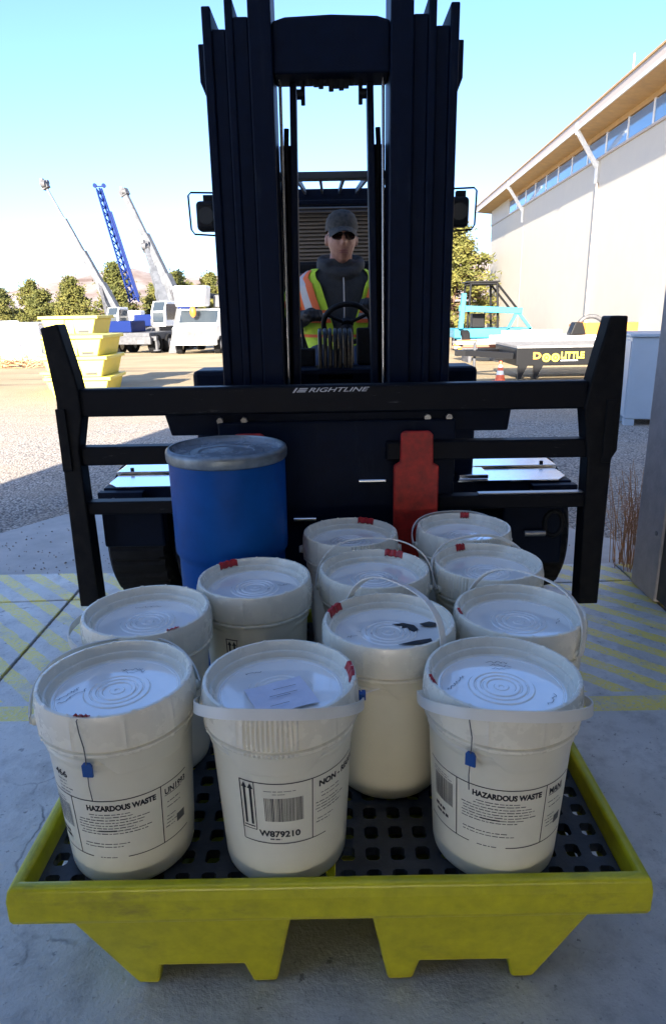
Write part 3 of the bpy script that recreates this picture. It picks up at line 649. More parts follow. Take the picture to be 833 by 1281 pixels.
# crosshead, slightly crowned
poly = [(mc - .206, 2.245)] + [(mc + .206, 2.245)] + [(mc + .206, 2.405), (mc + .16, 2.418), (mc, 2.424), (mc - .16, 2.418), (mc - .206, 2.405)]
F().prism(poly, 'y', 2.74, 2.90).build('crosshead', BLK, fk, bevel=.008)
F().box((mc - .2058, 2.76, .40), (mc + .2058, 2.88, .62)).build('lower_crosshead', BLK, fk, bevel=.006)
F().box((mc - .2058, 2.78, .95), (mc + .2058, 2.88, 1.12)).build('mast_tie', BLK, fk, bevel=.006)
rail('mast_infill', .150, .2055, 2.945, 2.958, 2.06)
for s in (-1, 1):   # inner guide strips and hoses seen in the window
    F().prism([(mc + s * .130, 2.244), (mc + s * .154, 2.244), (mc + s * .176, 1.13), (mc + s * .147, 1.13)], 'y', 2.84, 2.93).build('guide_strip', BLK, fk, bevel=.003)
    F().cyl((mc + s * .186, 2.80, 2.244), (mc + s * .192, 2.80, 1.10), .0062, n=10).build('lift_rod', mat('rod_steel', (.35, .36, .38), .25, .9), fk, smooth=40)
    F().tube([(mc + s * (.172 + .003 * sin(k * .9)), 2.87, 2.10 - k * .05) for k in range(20)], .010, 8).build('hose', RUB, fk, smooth=50)
    F().cyl((mc + s * .100, 2.82, 2.20), (mc + s * .128, 2.82, 2.20), .017, n=14).build('chain_anchor', BLKROUGH, fk, smooth=30)
    F().cyl((mc + s * .105, 2.82, 2.243), (mc + s * .105, 2.82, 2.165), .008, n=10).build('anchor_bolt', BLKROUGH, fk, smooth=30)
for k in range(9):
    x = mc - .075 + k * .0185; d = .012 + .012 * ((k * 37) % 5) / 4 + (.012 if 3 < k < 7 else 0)
    F().box((x - .010, 2.80, 2.2445 - d), (x + .009, 2.84, 2.2445)).build('chain_link', BLKROUGH, fk, bevel=.003)
# chassis, dash, overhead guard
F().box((-.62, 3.10, .35), (.66, 5.4, .62)).build('chassis', BLK, fk, bevel=.02)
F().box((-.62, 4.101, .6205), (.66, 5.4, 1.06)).build('rear_body', BLK, fk, bevel=.02)
F().box((-.62, 3.10, .6205), (.66, 3.32, 1.19)).build('cowl', BLK, fk, bevel=.02)
F().box((-.22, 3.74, .6205), (.30, 4.1, 1.06)).build('seat_pedestal', BLK, fk, bevel=.02)
F().box((-.50, 4.15, 1.0605), (.54, 5.5, 1.26)).build('engine_hood', BLK, fk, bevel=.03)
F().box((-.66, 5.402, .30), (.70, 5.9, 1.30)).build('counterweight', BLK, fk, bevel=.06, bseg=3)
st_ = F().box((-.20, 4.00, 1.2605), (.28, 4.10, 1.70)).build('seat_back', RUB, fk, bevel=.04, bseg=3); F().box((-.20, 3.72, 1.0605), (.28, 4.0, 1.13)).build('seat', RUB, fk, bevel=.03, bseg=3)
for k in range(7):
    x = -.045 + k * .0225
    F().tube([(x, 3.14, 1.0), (x, 3.13, 1.15), (x + .001, 3.128, 1.28), (x, 3.14, 1.335), (x, 3.19, 1.355), (x, 3.24, 1.34)], .0095, 10).build('hose', mat('hose_sheath', (.012, .012, .013), .3), fk, smooth=50)
F().box((-.056, 3.10, 1.14), (.102, 3.112, 1.165)).build('hose_clamp', STEEL, fk, bevel=.002)
for (a, b) in (((-.12, 3.3, 1.191), (-.135, 3.36, 1.40)), ((-.085, 3.3, 1.191), (-.165, 3.38, 1.44))):
    F().tube([a, b], .007, 8).build('control_lever', BLKROUGH, fk, smooth=40)
for s in (-1, 1):
    F().bar((mc + s * .46, 3.30, 1.0605), (mc + s * .44, 3.42, 2.02), .05, .06).build('guard_post', BLK, fk, bevel=.006)
    F().bar((mc + s * .46, 4.78, 1.25), (mc + s * .44, 4.74, 2.05), .05, .06).build('guard_post', BLK, fk, bevel=.006)
    F().bar((mc + s * .44, 3.39, 2.06), (mc + s * .44, 4.78, 2.13), .05, .05).build('guard_rail', BLK, fk, bevel=.006)
GB = mat('guard_grey_paint', (.045, .055, .065), .5)
F().box((-.42, 3.34, 2.003), (.46, 3.40, 2.036)).build('guard_front_bar', GB, fk, bevel=.006)
for k in range(8):
    x = mc - .375 + k * .107; F().bar((x, 3.401, 2.022), (x, 4.69, 2.155), .012, .03).build('guard_slat', GB, fk)
F().box((-.42, 4.70, 2.075), (.46, 4.76, 2.175)).build('guard_rear_bar', BLK, fk, bevel=.006)
F().box((-.42, 4.42, 2.045), (.46, 4.46, 2.07)).build('guard_rear_bar', BLK, fk, bevel=.004)
SL = mat('tan_louvre_paint', (.22, .18, .14), .5)
slat = MB().add([(-.42, 0, 0), (.42, 0, 0), (.42, .018, .012), (-.42, .018, .012), (-.42, 0, -.004), (.42, 0, -.004), (.42, .018, .008), (-.42, .018, .008)],
               [(0, 1, 2, 3), (7, 6, 5, 4), (4, 5, 1, 0), (5, 6, 2, 1), (6, 7, 3, 2), (7, 4, 0, 3)]).mesh('louvre_slat', SL)
for k in range(33):
    o_ = obj('louvre_slat', slat, fk); o_.location = (mc - FO[0], 4.775 - FO[1], 2.071 - k * .0235)
F().box((-.42, 4.80, 1.26), (.46, 4.82, 2.074)).build('louvre_backing', mat('louvre_dark', (.05, .042, .035), .7), fk)
# work lamps with wire guards
for s in (-1, 1):
    lx = mc + s * .562
    m = F(); m.box((lx - .045, 3.27, 1.79), (lx + .045, 3.35, 1.915)); lp = m.build('work_lamp', BLKROUGH, fk, bevel=.018, bseg=3)
    F().cyl((lx, 3.268, 1.852), (lx, 3.275, 1.852), .036).build('lens', GLASS, lp, smooth=40)
    F().box((lx - .012, 3.29, 1.9152), (lx + .03, 3.33, 1.94)).build('lamp_bracket', BLKROUGH, fk)
    F().box((mc + s * .447, 3.30, 1.84), (lx - s * .046, 3.33, 1.87)).build('lamp_arm', BLKROUGH, fk)
    xo = mc + s * .632; xi = mc + s * .45; zz = (1.775, 1.945)
    F().tube([(xi, 3.26, zz[1] - .004), (xo - s * .012, 3.255, zz[1]), (xo, 3.255, zz[1] - .012), (xo - s * .004, 3.255, zz[0] + .02), (xo - s * .018, 3.255, zz[0]), (xi, 3.26, zz[0] - .012)], .0042, 8).build('lamp_guard', BLKROUGH, fk, smooth=50)
# wheels
def tyre(cx, cy, r, wd):
    w_ = empty('wheel', (cx - FO[0], cy - FO[1], r)); w_.parent = fk
    h = wd / 2
    prof = [(r * .55, -h * .85), (r * .72, -h), (r * .9, -h * .98), (r * .985, -h * .86), (r, -h * .7), (r, h * .7), (r * .985, h * .86), (r * .9, h * .98), (r * .72, h), (r * .55, h * .85)]
    n = 96
    def fn(rr, z, t, j):
        if rr > r * .95: rr -= .014 if (t * 28 / (2 * pi) + .18 * abs(z) / h * 2) % 1 < .3 else 0
        return rr, z
    MB().lathe(prof, n=n * 2, fn=fn, axis='x').build('tyre', RUB, w_, smooth=30)
    MB().lathe([(r * .56, -h * .8), (r * .5, -h * .5), (r * .2, -h * .4), (.0, -h * .4)], n=32, axis='x').build('rim', mat('rim_paint', (.25, .25, .24), .5), w_, smooth=35)
    MB().lathe([(.0, h * .4), (r * .2, h * .4), (r * .5, h * .5), (r * .56, h * .8)], n=32, axis='x').build('rim', MATS['rim_paint'], w_, smooth=35)
for s in (-1, 1):
    tyre(mc + s * .98, 3.46, .345, .30); tyre(mc + s * .66, 3.46, .345, .28); tyre(mc + s * .80, 5.35, .30, .26)
F().cyl((-.9, 3.46, .345), (.94, 3.46, .345), .07).build('axle', BLK, fk, smooth=40)
# fenders with polished tread plates
for s in (-1, 1):
    xa, xb = mc + s * .50, mc + s * 1.05
    F().box((min(xa, xb), 2.955, .640), (max(xa, xb), 3.45, .693)).build('fender', BLK, fk, bevel=.006)
    F().prism([(mc + s * .54, 2.950), (mc + s * .99, 2.950), (mc + s * 1.04, 3.02), (mc + s * 1.04, 3.18), (mc + s * .54, 3.18)], 'z', .694, .700).build('step_plate', CHROME, fk)
    F().prism([(mc + s * .56, 3.19), (mc + s * 1.055, 3.19), (mc + s * 1.055, 3.40), (mc + s * .56, 3.40)], 'z', .694, .712).build('step_plate', CHROME, fk, bevel=.003)
    F().box((mc + s * .545, 2.97, .7005), (mc + s * .68, 3.12, .722)).build('hinge_block', CHROME, fk, bevel=.004)
    for (x, y, z) in ((.99, 3.22, .712), (.62, 3.22, .712)): F().cyl((mc + s * x, y, z), (mc + s * x, y, z + .012), .009, n=12).build('bolt', BLKROUGH, fk)
    F().box((mc + s * .86, 2.90, .60), (mc + s * 1.06, 2.9498, .686)).build('fender_bracket', BLK, fk, bevel=.005)
    F().cyl((mc + s * .99, 2.893, .645), (mc + s * .99, 2.903, .645), .018).build('bolt', STEEL, fk, smooth=40)
F().box((.55, 2.47, .769), (.955, 2.50, .772)).build('edge_strip', mat('worn_edge', (.3, .3, .3), .35, .8), fk)
# hook and shackle on the right
m = F(); m.tube([(.86 + .035 * cos(t * pi / 10), 2.53, .63 + .05 * sin(t * pi / 10)) for t in range(21)], .010, 8); m.build('shackle', BLKROUGH, fk, smooth=50)
m = F(); m.cyl((.74, 2.50, .60), (.82, 2.50, .60), .012); m.build('pin', STEEL, fk, smooth=40)
F().box((.66, 2.53, .46), (.90, 2.60, .71)).build('side_shift_block', BLK, fk, bevel=.01)
F().box((-.90, 2.53, .56), (-.66, 2.60, .71)).build('side_shift_block', BLK, fk, bevel=.01)
# steering wheel and column
sc = Vector((.085, 3.43, 1.375)); nrm = Vector((0, .80, .60)).normalized(); ux = Vector((1, 0, 0)); uy = nrm.cross(ux)
sw = F(); sw.tube([sc + (ux * cos(t * 2 * pi / 40) + uy * sin(t * 2 * pi / 40)) * .115 for t in range(41)], .013, 10); swo = sw.build('steering_wheel', BLKROUGH, fk, smooth=50)
m = F()
for a in (90, 210, 330): m.tube([sc, sc + (ux * cos(R(a)) + uy * sin(R(a))) * .112], .008, 8)
m.build('spoke', BLKROUGH, swo, smooth=50)
F().cyl(sc - nrm * .01, sc + nrm * .015, .03).build('hub', BLKROUGH, swo, smooth=40)
F().tube([sc - nrm * .02, (.085, 3.36, 1.25), (.085, 3.34, 1.192)], .03, 10).build('steering_column', BLKROUGH, fk, smooth=50)
F().box((.125, 3.28, 1.1905), (.20, 3.34, 1.36)).build('dash_pod', BLKROUGH, fk, bevel=.01)
F().box((-.19, 3.26, 1.1905), (-.07, 3.34, 1.27)).build('valve_block', BLKROUGH, fk, bevel=.008)

# ------------------------------------------------------------------ driver
PO = Vector((.045, 3.88, 1.131))
pn = empty('person', PO); pn.rotation_euler = (0, R(.8), R(5)); tag(pn, 'driver in dark cap, sunglasses and lime high visibility vest seated in the forklift', 'person')
SKIN = mat('skin', (.33, .155, .11), .5, col2=(.46, .25, .185), vscale=38, bump=.15, bscale=120)
HOOD = mat('charcoal_hoodie', (.035, .038, .042), .85, var=.15, vscale=40, bump=.3, bscale=220)
LIME = mat('lime_vest', (.55, .80, .04), .6, var=.08, vscale=30)
ORNG = mat('orange_vest_tape', (.90, .17, .04), .6)
SILV = mat('silver_vest_tape', (.42, .42, .43), .45, .2)
CAP = mat('dark_mottled_cap', (.02, .024, .028), .8, col2=(.075, .075, .07), vscale=60, bump=.2)
GLOVE = mat('black_glove', (.012, .012, .014), .7)
JEAN = mat('blue_jeans', (.03, .05, .10), .85)
def remesh(mb, name, mt, vox, parent, smooth_it=4):
    me = mb.mesh(name + '_raw', None); o = bpy.data.objects.new('tmp', me); COL.objects.link(o)
    md = o.modifiers.new('r', 'REMESH'); md.mode = 'VOXEL'; md.voxel_size = vox
    ms = o.modifiers.new('s', 'SMOOTH'); ms.factor = .5; ms.iterations = smooth_it
    out = bpy.data.meshes.new_from_object(o.evaluated_get(bpy.context.evaluated_depsgraph_get())); out.name = name
    bpy.data.objects.remove(o); bpy.data.meshes.remove(me)
    out.polygons.foreach_set('use_smooth', [True] * len(out.polygons)); out.materials.clear(); out.materials.append(mt)
    return obj(name, out, parent)
TZ = [(1.13, .165, .125), (1.22, .175, .135), (1.32, .180, .135), (1.42, .192, .135), (1.50, .203, .128), (1.56, .208, .115), (1.60, .195, .098), (1.635, .15, .08), (1.66, .10, .068), (1.70, .065, .06)]
def tors(z):
    for (z0, a0, b0), (z1, a1, b1) in zip(TZ, TZ[1:]):
        if z <= z1:
            t = max(0, (z - z0) / (z1 - z0)); return a0 + (a1 - a0) * t, b0 + (b1 - b0) * t
    return TZ[-1][1:]
def torso(mb, e):
    n = 40; zs = [1.13 + .57 * k / 24 for k in range(25)]; vs = []
    for z in zs:
        a, b = tors(z)
        for i in range(n):
            t = 2 * pi * i / n; c, s_ = cos(t), sin(t); q = (abs(c) ** 2.5 + abs(s_) ** 2.5) ** (-1 / 2.5)
            vs.append((PO.x + (a + e) * q * c, PO.y + (b + e) * q * s_ - .03 * max(0, (z - 1.5) / .2), z))
    fs = [(j * n + i, j * n + (i + 1) % n, (j + 1) * n + (i + 1) % n, (j + 1) * n + i) for j in range(24) for i in range(n)]
    fs += [tuple(range(n - 1, -1, -1)), tuple(range(24 * n, 25 * n))]
    mb.add(vs, fs)
def limb(mb, pts, rs):
    mb.tube(pts, rs, 14)
    for p, r in zip(pts, rs): mb.ball(p, r, 14, 10)
SHR, ELR, WRR, HDR = (-.150, 3.90, 1.565), (-.245, 3.82, 1.355), (-.160, 3.625, 1.400), (-.125, 3.56, 1.418)
SHL, ELL, WRL, HDL = (.238, 3.90, 1.565), (.335, 3.78, 1.36), (.205, 3.52, 1.425), (.165, 3.465, 1.462)
def head(mb):
    c = Vector((.055, 3.815, 1.795)); n, m = 64, 48; vs = []
    g = lambda x, s: math.exp(-(x / s) ** 2)
    for j in range(m + 1):
        ph = -pi / 2 + pi * j / m
        for i in range(n):
            t = 2 * pi * i / n; x, y, z = .074 * cos(ph) * cos(t), .096 * cos(ph) * sin(t), .122 * sin(ph)
            if z < 0:
                k = min(1, -z / .12); x *= 1 - .16 * k; y = y * (1 - .10 * k) - .012 * k
            if y < 0:
                y -= .027 * g(x, .012) * g(z + .022, .018) + .013 * g(x, .009) * g(z - .008, .026)      # nose
                y += .012 * (g(x - .030, .015) + g(x + .030, .015)) * g(z - .012, .013)                # sockets
                y -= .006 * g(z - .036, .014) * g(x, .05)                                               # brow
                y -= .010 * g(x, .022) * g(z + .104, .016)                                              # chin
                y -= .007 * g(x, .024) * (g(z + .060, .007) + g(z + .074, .007))                         # lips
                y += .012 * g(x, .026) * g(z + .067, .0045)
                y -= .005 * (g(x - .045, .02) + g(x + .045, .02)) * g(z + .022, .02)                     # cheeks
            vs.append((c.x + x, c.y + y, c.z + z))
    mb.add(vs, [(j * n + i, j * n + (i + 1) % n, (j + 1) * n + (i + 1) % n, (j + 1) * n + i) for j in range(m) for i in range(n)])
    for s in (-1, 1):
        mb.ball((c.x + s * .078, c.y + .012, c.z - .006), (.010, .018, .030), 12, 8)
b = MB(PO); head(b); limb(b, [(.055, 3.84, 1.72), (.05, 3.86, 1.62)], [.058, .062]); torso(b, -.012)
limb(b, [SHR, ELR, WRR], [.050, .038, .028]); limb(b, [SHL, ELL, WRL], [.050, .038, .028])
def hand(mb, wr, hd, s, e=0):
    wr, hd = Vector(wr), Vector(hd); d = (hd - wr).normalized(); up = Vector((0, 0, 1)); sd_ = d.cross(up).normalized(); up = sd_.cross(d)
    limb(mb, [wr, hd], [.027 + e, .032 + e]); mb.ball(hd, (.036 + e, .036 + e, .030 + e), 12, 8)
    for k in range(4):
        o = (k - 1.5) * .0185; L = (.030, .036, .034, .026)[k]; p0 = hd + sd_ * o + d * .022 + up * .008; p1 = p0 + d * L * .7 - up * .006; p2 = p1 + d * .006 - up * .026; p3 = p2 - d * .018 - up * .008
        limb(mb, [p0, p1, p2, p3], [.0098 + e, .0092 + e, .0086 + e, .008 + e])
    t0 = hd + sd_ * s * .030; t1 = t0 + sd_ * s * .016 + d * .022; t2 = t1 + d * .020 - up * .014
    limb(mb, [t0, t1, t2], [.012 + e, .0105 + e, .009 + e])
hand(b, WRR, HDR, 1); hand(b, WRL, HDL, -1)
for s in (-1, 1): limb(b, [(PO.x + s * .09, 3.88, 1.205), (PO.x + s * .13, 3.50, 1.16), (PO.x + s * .12, 3.44, .73), (PO.x + s * .12, 3.37, .66)], [.075, .055, .04, .034])
remesh(b, 'body', SKIN, .0042, pn, 2)
h = MB(PO); torso(h, .004); limb(h, [SHR, ELR, WRR], [.066, .054, .042]); limb(h, [SHL, ELL, WRL], [.066, .054, .042])
for k in range(26):      # the hood lying round the neck
    t = R(-235 + 290 * k / 25) ; x, y = .055 + .100 * cos(t), 3.855 + .086 * sin(t); zz = 1.640 + .045 * (0.5 + .5 * sin(t)) + .012 * abs(cos(t)) - (.02 if sin(t) < -.7 else 0)
    h.ball((x, y, zz), (.032, .032, .030 + .012 * (sin(t) > 0)), 10, 8)
remesh(h, 'hoodie', HOOD, .0085, pn, 3)
z_ = MB(PO); z_.tube([(.058, 3.728 + .006 * k, 1.615 - .028 * k) if False else (.058, PO.y - tors(1.615 - .028 * k)[1] - .034 + .03 * 0, 1.615 - .028 * k) for k in range(12)], .0035, 6); z_.build('zip', SILV, pn)
g_ = MB(PO); hand(g_, WRR, HDR, 1, .003); limb(g_, [WRR, HDR], [.036, .034]); remesh(g_, 'glove', GLOVE, .0045, pn, 2)
g_ = MB(PO); hand(g_, WRL, HDL, -1, .003); limb(g_, [WRL, HDL], [.036, .034]); remesh(g_, 'glove', GLOVE, .0045, pn, 2)
j_ = MB(PO)
for s in (-1, 1): limb(j_, [(PO.x + s * .09, 3.88, 1.205), (PO.x + s * .13, 3.50, 1.16), (PO.x + s * .12, 3.44, .74)], [.09, .068, .055])
remesh(j_, 'trousers', JEAN, .012, pn, 3)
for s in (-1, 1): MB(PO).ball((PO.x + s * .12, 3.385, .672), (.05, .10, .046), 16, 10).build('boot', GLOVE, pn, smooth=60)
# vest: patches of the torso surface pushed outwards
def vpt(th, z, e):
    """th: angle from straight ahead, positive to the picture's right"""
    a, bb = tors(z); t = -pi / 2 + th; c, s_ = cos(t), sin(t); q = (abs(c) ** 2.5 + abs(s_) ** 2.5) ** (-1 / 2.5)
    return (PO.x + (a + e) * q * c, PO.y + (bb + e) * q * s_ - .03 * max(0, (z - 1.5) / .2), z)
def patch(name, f0, f1, z0, z1, mt, e=.022, th=.004, nz=26, na=18):
    m = MB(PO); vs = []
    for lay in (e, e - th):
        for j in range(nz + 1):
            z = z0 + (z1 - z0) * j / nz; a0, a1 = f0(z), f1(z)
            for i in range(na + 1):
                wr = .006 * noise.noise(Vector((a0 * 3 + i * .35, z * 26, 5))) + .004 * noise.noise(Vector((i * .9, z * 60, 9))) if th > .003 else .006 * noise.noise(Vector((a0 * 3 + i * .35, z * 26, 5))) * 0 + .006
                vs.append(vpt(a0 + (a1 - a0) * i / na, z, lay + wr))
    W = na + 1; K = (nz + 1) * W
    fs = [(j * W + i, j * W + i + 1, (j + 1) * W + i + 1, (j + 1) * W + i) for j in range(nz) for i in range(na)]
    fs += [tuple(K + q for q in reversed(f)) for f in fs]
    rim = [i for i in range(W)] + [j * W + na for j in range(1, nz + 1)] + [nz * W + i for i in range(na - 1, -1, -1)] + [j * W for j in range(nz - 1, 0, -1)]
    fs += [(rim[k], rim[(k + 1) % len(rim)], K + rim[(k + 1) % len(rim)], K + rim[k]) for k in range(len(rim))]
    m.add(vs, fs); return m.build(name, mt, pn, smooth=60)
def edge(z): return R(8) + R(24) * max(0, min(1, (z - 1.30) / .34)) + R(14) * max(0, (z - 1.57) / .07)
def arm(z): return R(128) if z < 1.42 else R(112) - R(20) * (z - 1.42) / .22
patch('vest', lambda z: -arm(z), lambda z: -edge(z), 1.18, 1.648, LIME); patch('vest', lambda z: edge(z) + R(6), lambda z: arm(z), 1.18, 1.648, LIME)
patch('vest_back', lambda z: R(128), lambda z: R(232), 1.18, 1.60, LIME)
for s in (-1, 1):
    f = lambda o, s=s: (lambda z: s * (edge(z) + R(o)))
    for o0, o1, mt, e in ((10, 20, ORNG, .0245), (20, 33, SILV, .025), (33, 43, ORNG, .0245)):
        a_, b_ = (f(o1), f(o0)) if s < 0 else (f(o0), f(o1)); patch('vest_tape', a_, b_, 1.44, 1.640, mt, e, .002, 20, 6)
    for z0, z1, mt, e in ((1.375, 1.395, ORNG, .0245), (1.395, 1.425, SILV, .025), (1.425, 1.4395, ORNG, .0245), (1.30, 1.315, ORNG, .0245)):
        a_, b_ = ((lambda z: -R(108)), (lambda z: -edge(z) - R(1))) if s < 0 else ((lambda z: edge(z) + R(7)), (lambda z: R(108))); patch('vest_tape', a_, b_, z0, z1, mt, e, .002, 4, 20)
for sh, el, sg in ((SHR, ELR, -1), (SHL, ELL, 1)):   # sleeves of the high visibility jacket
    p, q = Vector(sh), Vector(el); MB(PO).tube([p + (q - p) * t for t in (.0, .35, .7, .95)], [.078, .076, .068, .066], 18).build('vest_sleeve', LIME, pn, smooth=60)
    MB(PO).tube([p + (q - p) * t for t in (.55, .62, .70)], [.0735, .0725, .0705], 18).build('vest_tape', ORNG, pn, smooth=60)
# cap
hc = Vector((.055, 3.815, 1.795)); m = MB(PO); vs = []; n = 40
prof = [(1.04, .030), (1.05, .042), (1.05, .062), (.98, .090), (.80, .115), (.50, .131), (.2, .138), (.0, .139)]
m.lathe([(r, z) for r, z in prof], n=n, fn=lambda r, z, t, j: (r * 1.0, z))
m.v = [Vector((hc.x + p.x * .081, hc.y + p.y * .103 + .006, hc.z + p.z + .004 + .006 * (-p.y))) for p in m.v]
capo = m.build('cap', CAP, pn, smooth=50)
m = MB(PO); vs = []; N = 24
for j in range(9):
    for i in range(N + 1):
        t = R(-90 - 62 + 124 * i / N); k = j / 8; rx, ry = .083, .107
        x = rx * cos(t) * (1 - .02 * k); y = ry * sin(t) - .062 * k * (cos(t + pi / 2) ** .6 if cos(t + pi / 2) > 0 else 0); zz = .050 - .026 * k - 2.6 * x * x * (1.0 + k)
        vs.append((hc.x + x, hc.y + y + .004, hc.z + zz + .004))
K = len(vs); vs += [(a, bq, c - .004) for a, bq, c in vs]; W = N + 1
fs = [(j * W + i, j * W + i + 1, (j + 1) * W + i + 1, (j + 1) * W + i) for j in range(8) for i in range(N)]; fs += [tuple(K + q for q in reversed(f)) for f in fs]
rim = list(range(W)) + [j * W + N for j in range(1, 9)] + [8 * W + i for i in range(N - 1, -1, -1)] + [j * W for j in range(7, 0, -1)]
fs += [(rim[k], rim[(k + 1) % len(rim)], K + rim[(k + 1) % len(rim)], K + rim[k]) for k in range(len(rim))]
m.add(vs, fs); m.build('brim', CAP, capo, smooth=60)
MB(PO).ball((hc.x, hc.y + .006, hc.z + .143), (.008, .008, .004), 10, 6).build('button', CAP, capo, smooth=60)
LIP = mat('lip', (.30, .12, .10), .5)
m = MB(PO)
for dz, rr in ((-.0618, .0042), (-.0725, .0048)):
    m.tube([(hc.x + .0055 * q, hc.y - .0930 - .004 + .55 * (.0055 * q) ** 2 * 8 + (.0022 if dz < -.07 else 0), hc.z + dz + (.0015 if abs(q) < 2 else 0)) for q in range(-4, 5)], [rr * (1 - (abs(q) / 4.6) ** 2) + .0008 for q in range(-4, 5)], 8)
m.build('lips', LIP, pn, smooth=60)
# sunglasses
GL = mat('brown_sunglass_lens', (.03, .012, .010), .06, spec=.9); FRM = mat('glasses_frame', (.02, .02, .02), .35)
for s in (-1, 1):
    m = MB(PO); poly = []
    for k in range(20):
        t = 2 * pi * k / 20; x = .027 * (abs(cos(t)) ** .7) * math.copysign(1, cos(t)); z = .0185 * (abs(sin(t)) ** .8) * math.copysign(1, sin(t)); poly.append((x, z))
    def gp(x, z, o): X = s * .032 + x; return (hc.x + X, hc.y - .103 + 4.2 * X * X + o, hc.z + .010 + z)
    vs = [gp(x, z, 0) for x, z in poly] + [gp(x, z, .003) for x, z in poly]
    m.add(vs, [tuple(range(20)), tuple(range(39, 19, -1))] + [(i, 20 + i, 20 + (i + 1) % 20, (i + 1) % 20) for i in range(20)])
    m.build('sunglass_lens', GL, pn)
    m = MB(PO); m.tube([gp(x * 1.04, z * 1.04, .0005) for x, z in poly] + [gp(poly[0][0] * 1.04, poly[0][1], .0005)], .0022, 6)
    m.tube([gp(s * .027, .010, .002), (hc.x + s * .070, hc.y - .070, hc.z + .018), (hc.x + s * .0805, hc.y + .01, hc.z + .016)], .0025, 6); m.build('sunglass_frame', FRM, pn, smooth=60)
MB(PO).tube([(hc.x - .006, hc.y - .104, hc.z + .018), (hc.x, hc.y - .107, hc.z + .020), (hc.x + .006, hc.y - .104, hc.z + .018)], .0022, 6).build('nose_bridge', FRM, pn)
for s in (-1, 1):
    m = MB(PO); m.ball((hc.x + s * .067, hc.y + .034, hc.z + .0), (.013, .036, .026), 12, 8); m.build('hair', mat('grey_hair', (.12, .10, .09), .9), pn, smooth=60)

# ------------------------------------------------------------------ long building on the right
BM = mat('cream_metal_siding', (.50, .46, .385), .6, var=.03, vscale=1.5)
TAN = mat('tan_wood_soffit', (.46, .29, .12), .6, var=.12, vscale=3)
FAS = mat('fascia_paint', (.42, .36, .31), .55)
PANE = mat('clerestory_glass', (.10, .22, .40), .06, spec=.9)
bl = empty('industrial_building', (11.4, 34, gz(34))); tag(bl, 'long cream industrial building with clerestory windows and deep eaves', 'building'); BO = tuple(bl.location)
def bx(y, o=0): return 10.92 + .043 * (y - 49) + o
Y0, Y1 = 8.0, 49.0
def skew(z0, z1, o0, o1, y0, y1): # box following the wall line; o = offset from the wall face, negative towards the yard
    m = MB(BO); vs = [(bx(y0, o0), y0, z0), (bx(y0, o1), y0, z0), (bx(y1, o1), y1, z0), (bx(y1, o0), y1, z0)]
    vs += [(a, b_, z1) for a, b_, _ in vs]
    return m.add(vs, [(3, 2, 1, 0), (4, 5, 6, 7), (0, 1, 5, 4), (1, 2, 6, 5), (2, 3, 7, 6), (3, 0, 4, 7)])
SILL, WT, EB, ET = 6.58, 7.22, 7.50, 7.92
seams = [8.0, 15.45, 27.45, 39.45, 49.0]
for a, b_ in zip(seams, seams[1:]): skew(-1.3, SILL - .08, 0, 14, a + .02, b_ - .02).build('wall_panel', BM, bl)
skew(-1.3, SILL - .09, .03, 13.9, Y0 + .03, Y1 - .03).build('seam_backing', FAS, bl)
skew(SILL - .08, SILL, -.05, 14, Y0, Y1).build('sill', FAS, bl)
skew(SILL, EB, .06, 14, Y0, Y1).build('clerestory_wall', BM, bl)
yw = 43.3; k = 0
while yw > 9:
    w0 = yw - 2.05
    skew(SILL + .02, WT, -.01, .055, w0 + .05, yw - .05).build('window_pane', PANE, bl); skew(SILL, WT + .05, -.035, .05, w0 - .045, w0 + .045).build('mullion', WHITE, bl); yw = w0; k += 1
skew(WT + .05, EB, -.03, .058, Y0, 43.4).build('window_head', TAN, bl)
skew(SILL, EB, -.03, .058, 43.42, Y1).build('end_panel', TAN if False else BM, bl)
# eave: soffit, fascia and roof
m = MB(BO)
for y in (Y0, Y1 + 1.2): m.v += [Vector((bx(y, -.84), y, EB + .02)), Vector((bx(y, .3), y, EB - .10)), Vector((bx(y, .3), y, EB + .30)), Vector((bx(y, -.84), y, EB + .12))]
m.f += [(0, 1, 2, 3), (7, 6, 5, 4), (0, 4, 5, 1), (1, 5, 6, 2), (2, 6, 7, 3), (3, 7, 4, 0)]; m.build('soffit', TAN, bl)
for (z0, z1, o0, o1, mt) in ((EB, EB + .09, -.90, -.845, WHITE), (EB + .09, ET - .06, -.89, -.845, FAS), (ET - .06, ET, -.93, -.846, TAN)): skew(z0, z1, o0, o1, Y0, Y1 + 1.2).build('fascia', mt, bl)
m = MB(BO)
for y in (Y0, Y1 + 1.2): m.v += [Vector((bx(y, -.92), y, ET + .003)), Vector((bx(y, 7), y, ET + 1.3)), Vector((bx(y, 15), y, ET)), Vector((bx(y, 15), y, ET - .25)), Vector((bx(y, 7), y, ET + 1.1)), Vector((bx(y, -.842), y, ET - .12))]
n = 6; m.f += [tuple(range(n)), tuple(range(2 * n - 1, n - 1, -1))] + [(i, n + i, n + (i + 1) % n, (i + 1) % n) for i in range(n)]; m.build('roof', FAS, bl)
for y in (15.7, 27.7, 39.7):
    m = MB(BO); m.bar((bx(y, -.86), y, EB + .25), (bx(y, -.84), y, EB - .12), .12, .16); m.bar((bx(y, -.85), y, EB - .02), (bx(y, -.03), y, SILL - .30), .12, .14); m.build('eave_bracket', WHITE, bl)
    MB(BO).bar((bx(y, -.04), y, SILL - .08), (bx(y, -.04), y, SILL - .85), .10, .07).build('bracket_foot', WHITE, bl)
MB(BO).cyl((bx(27.45, -.05), 27.45, -1.2), (bx(27.45, -.05), 27.45, SILL - .86), .045, n=10).build('downpipe', FAS, bl)
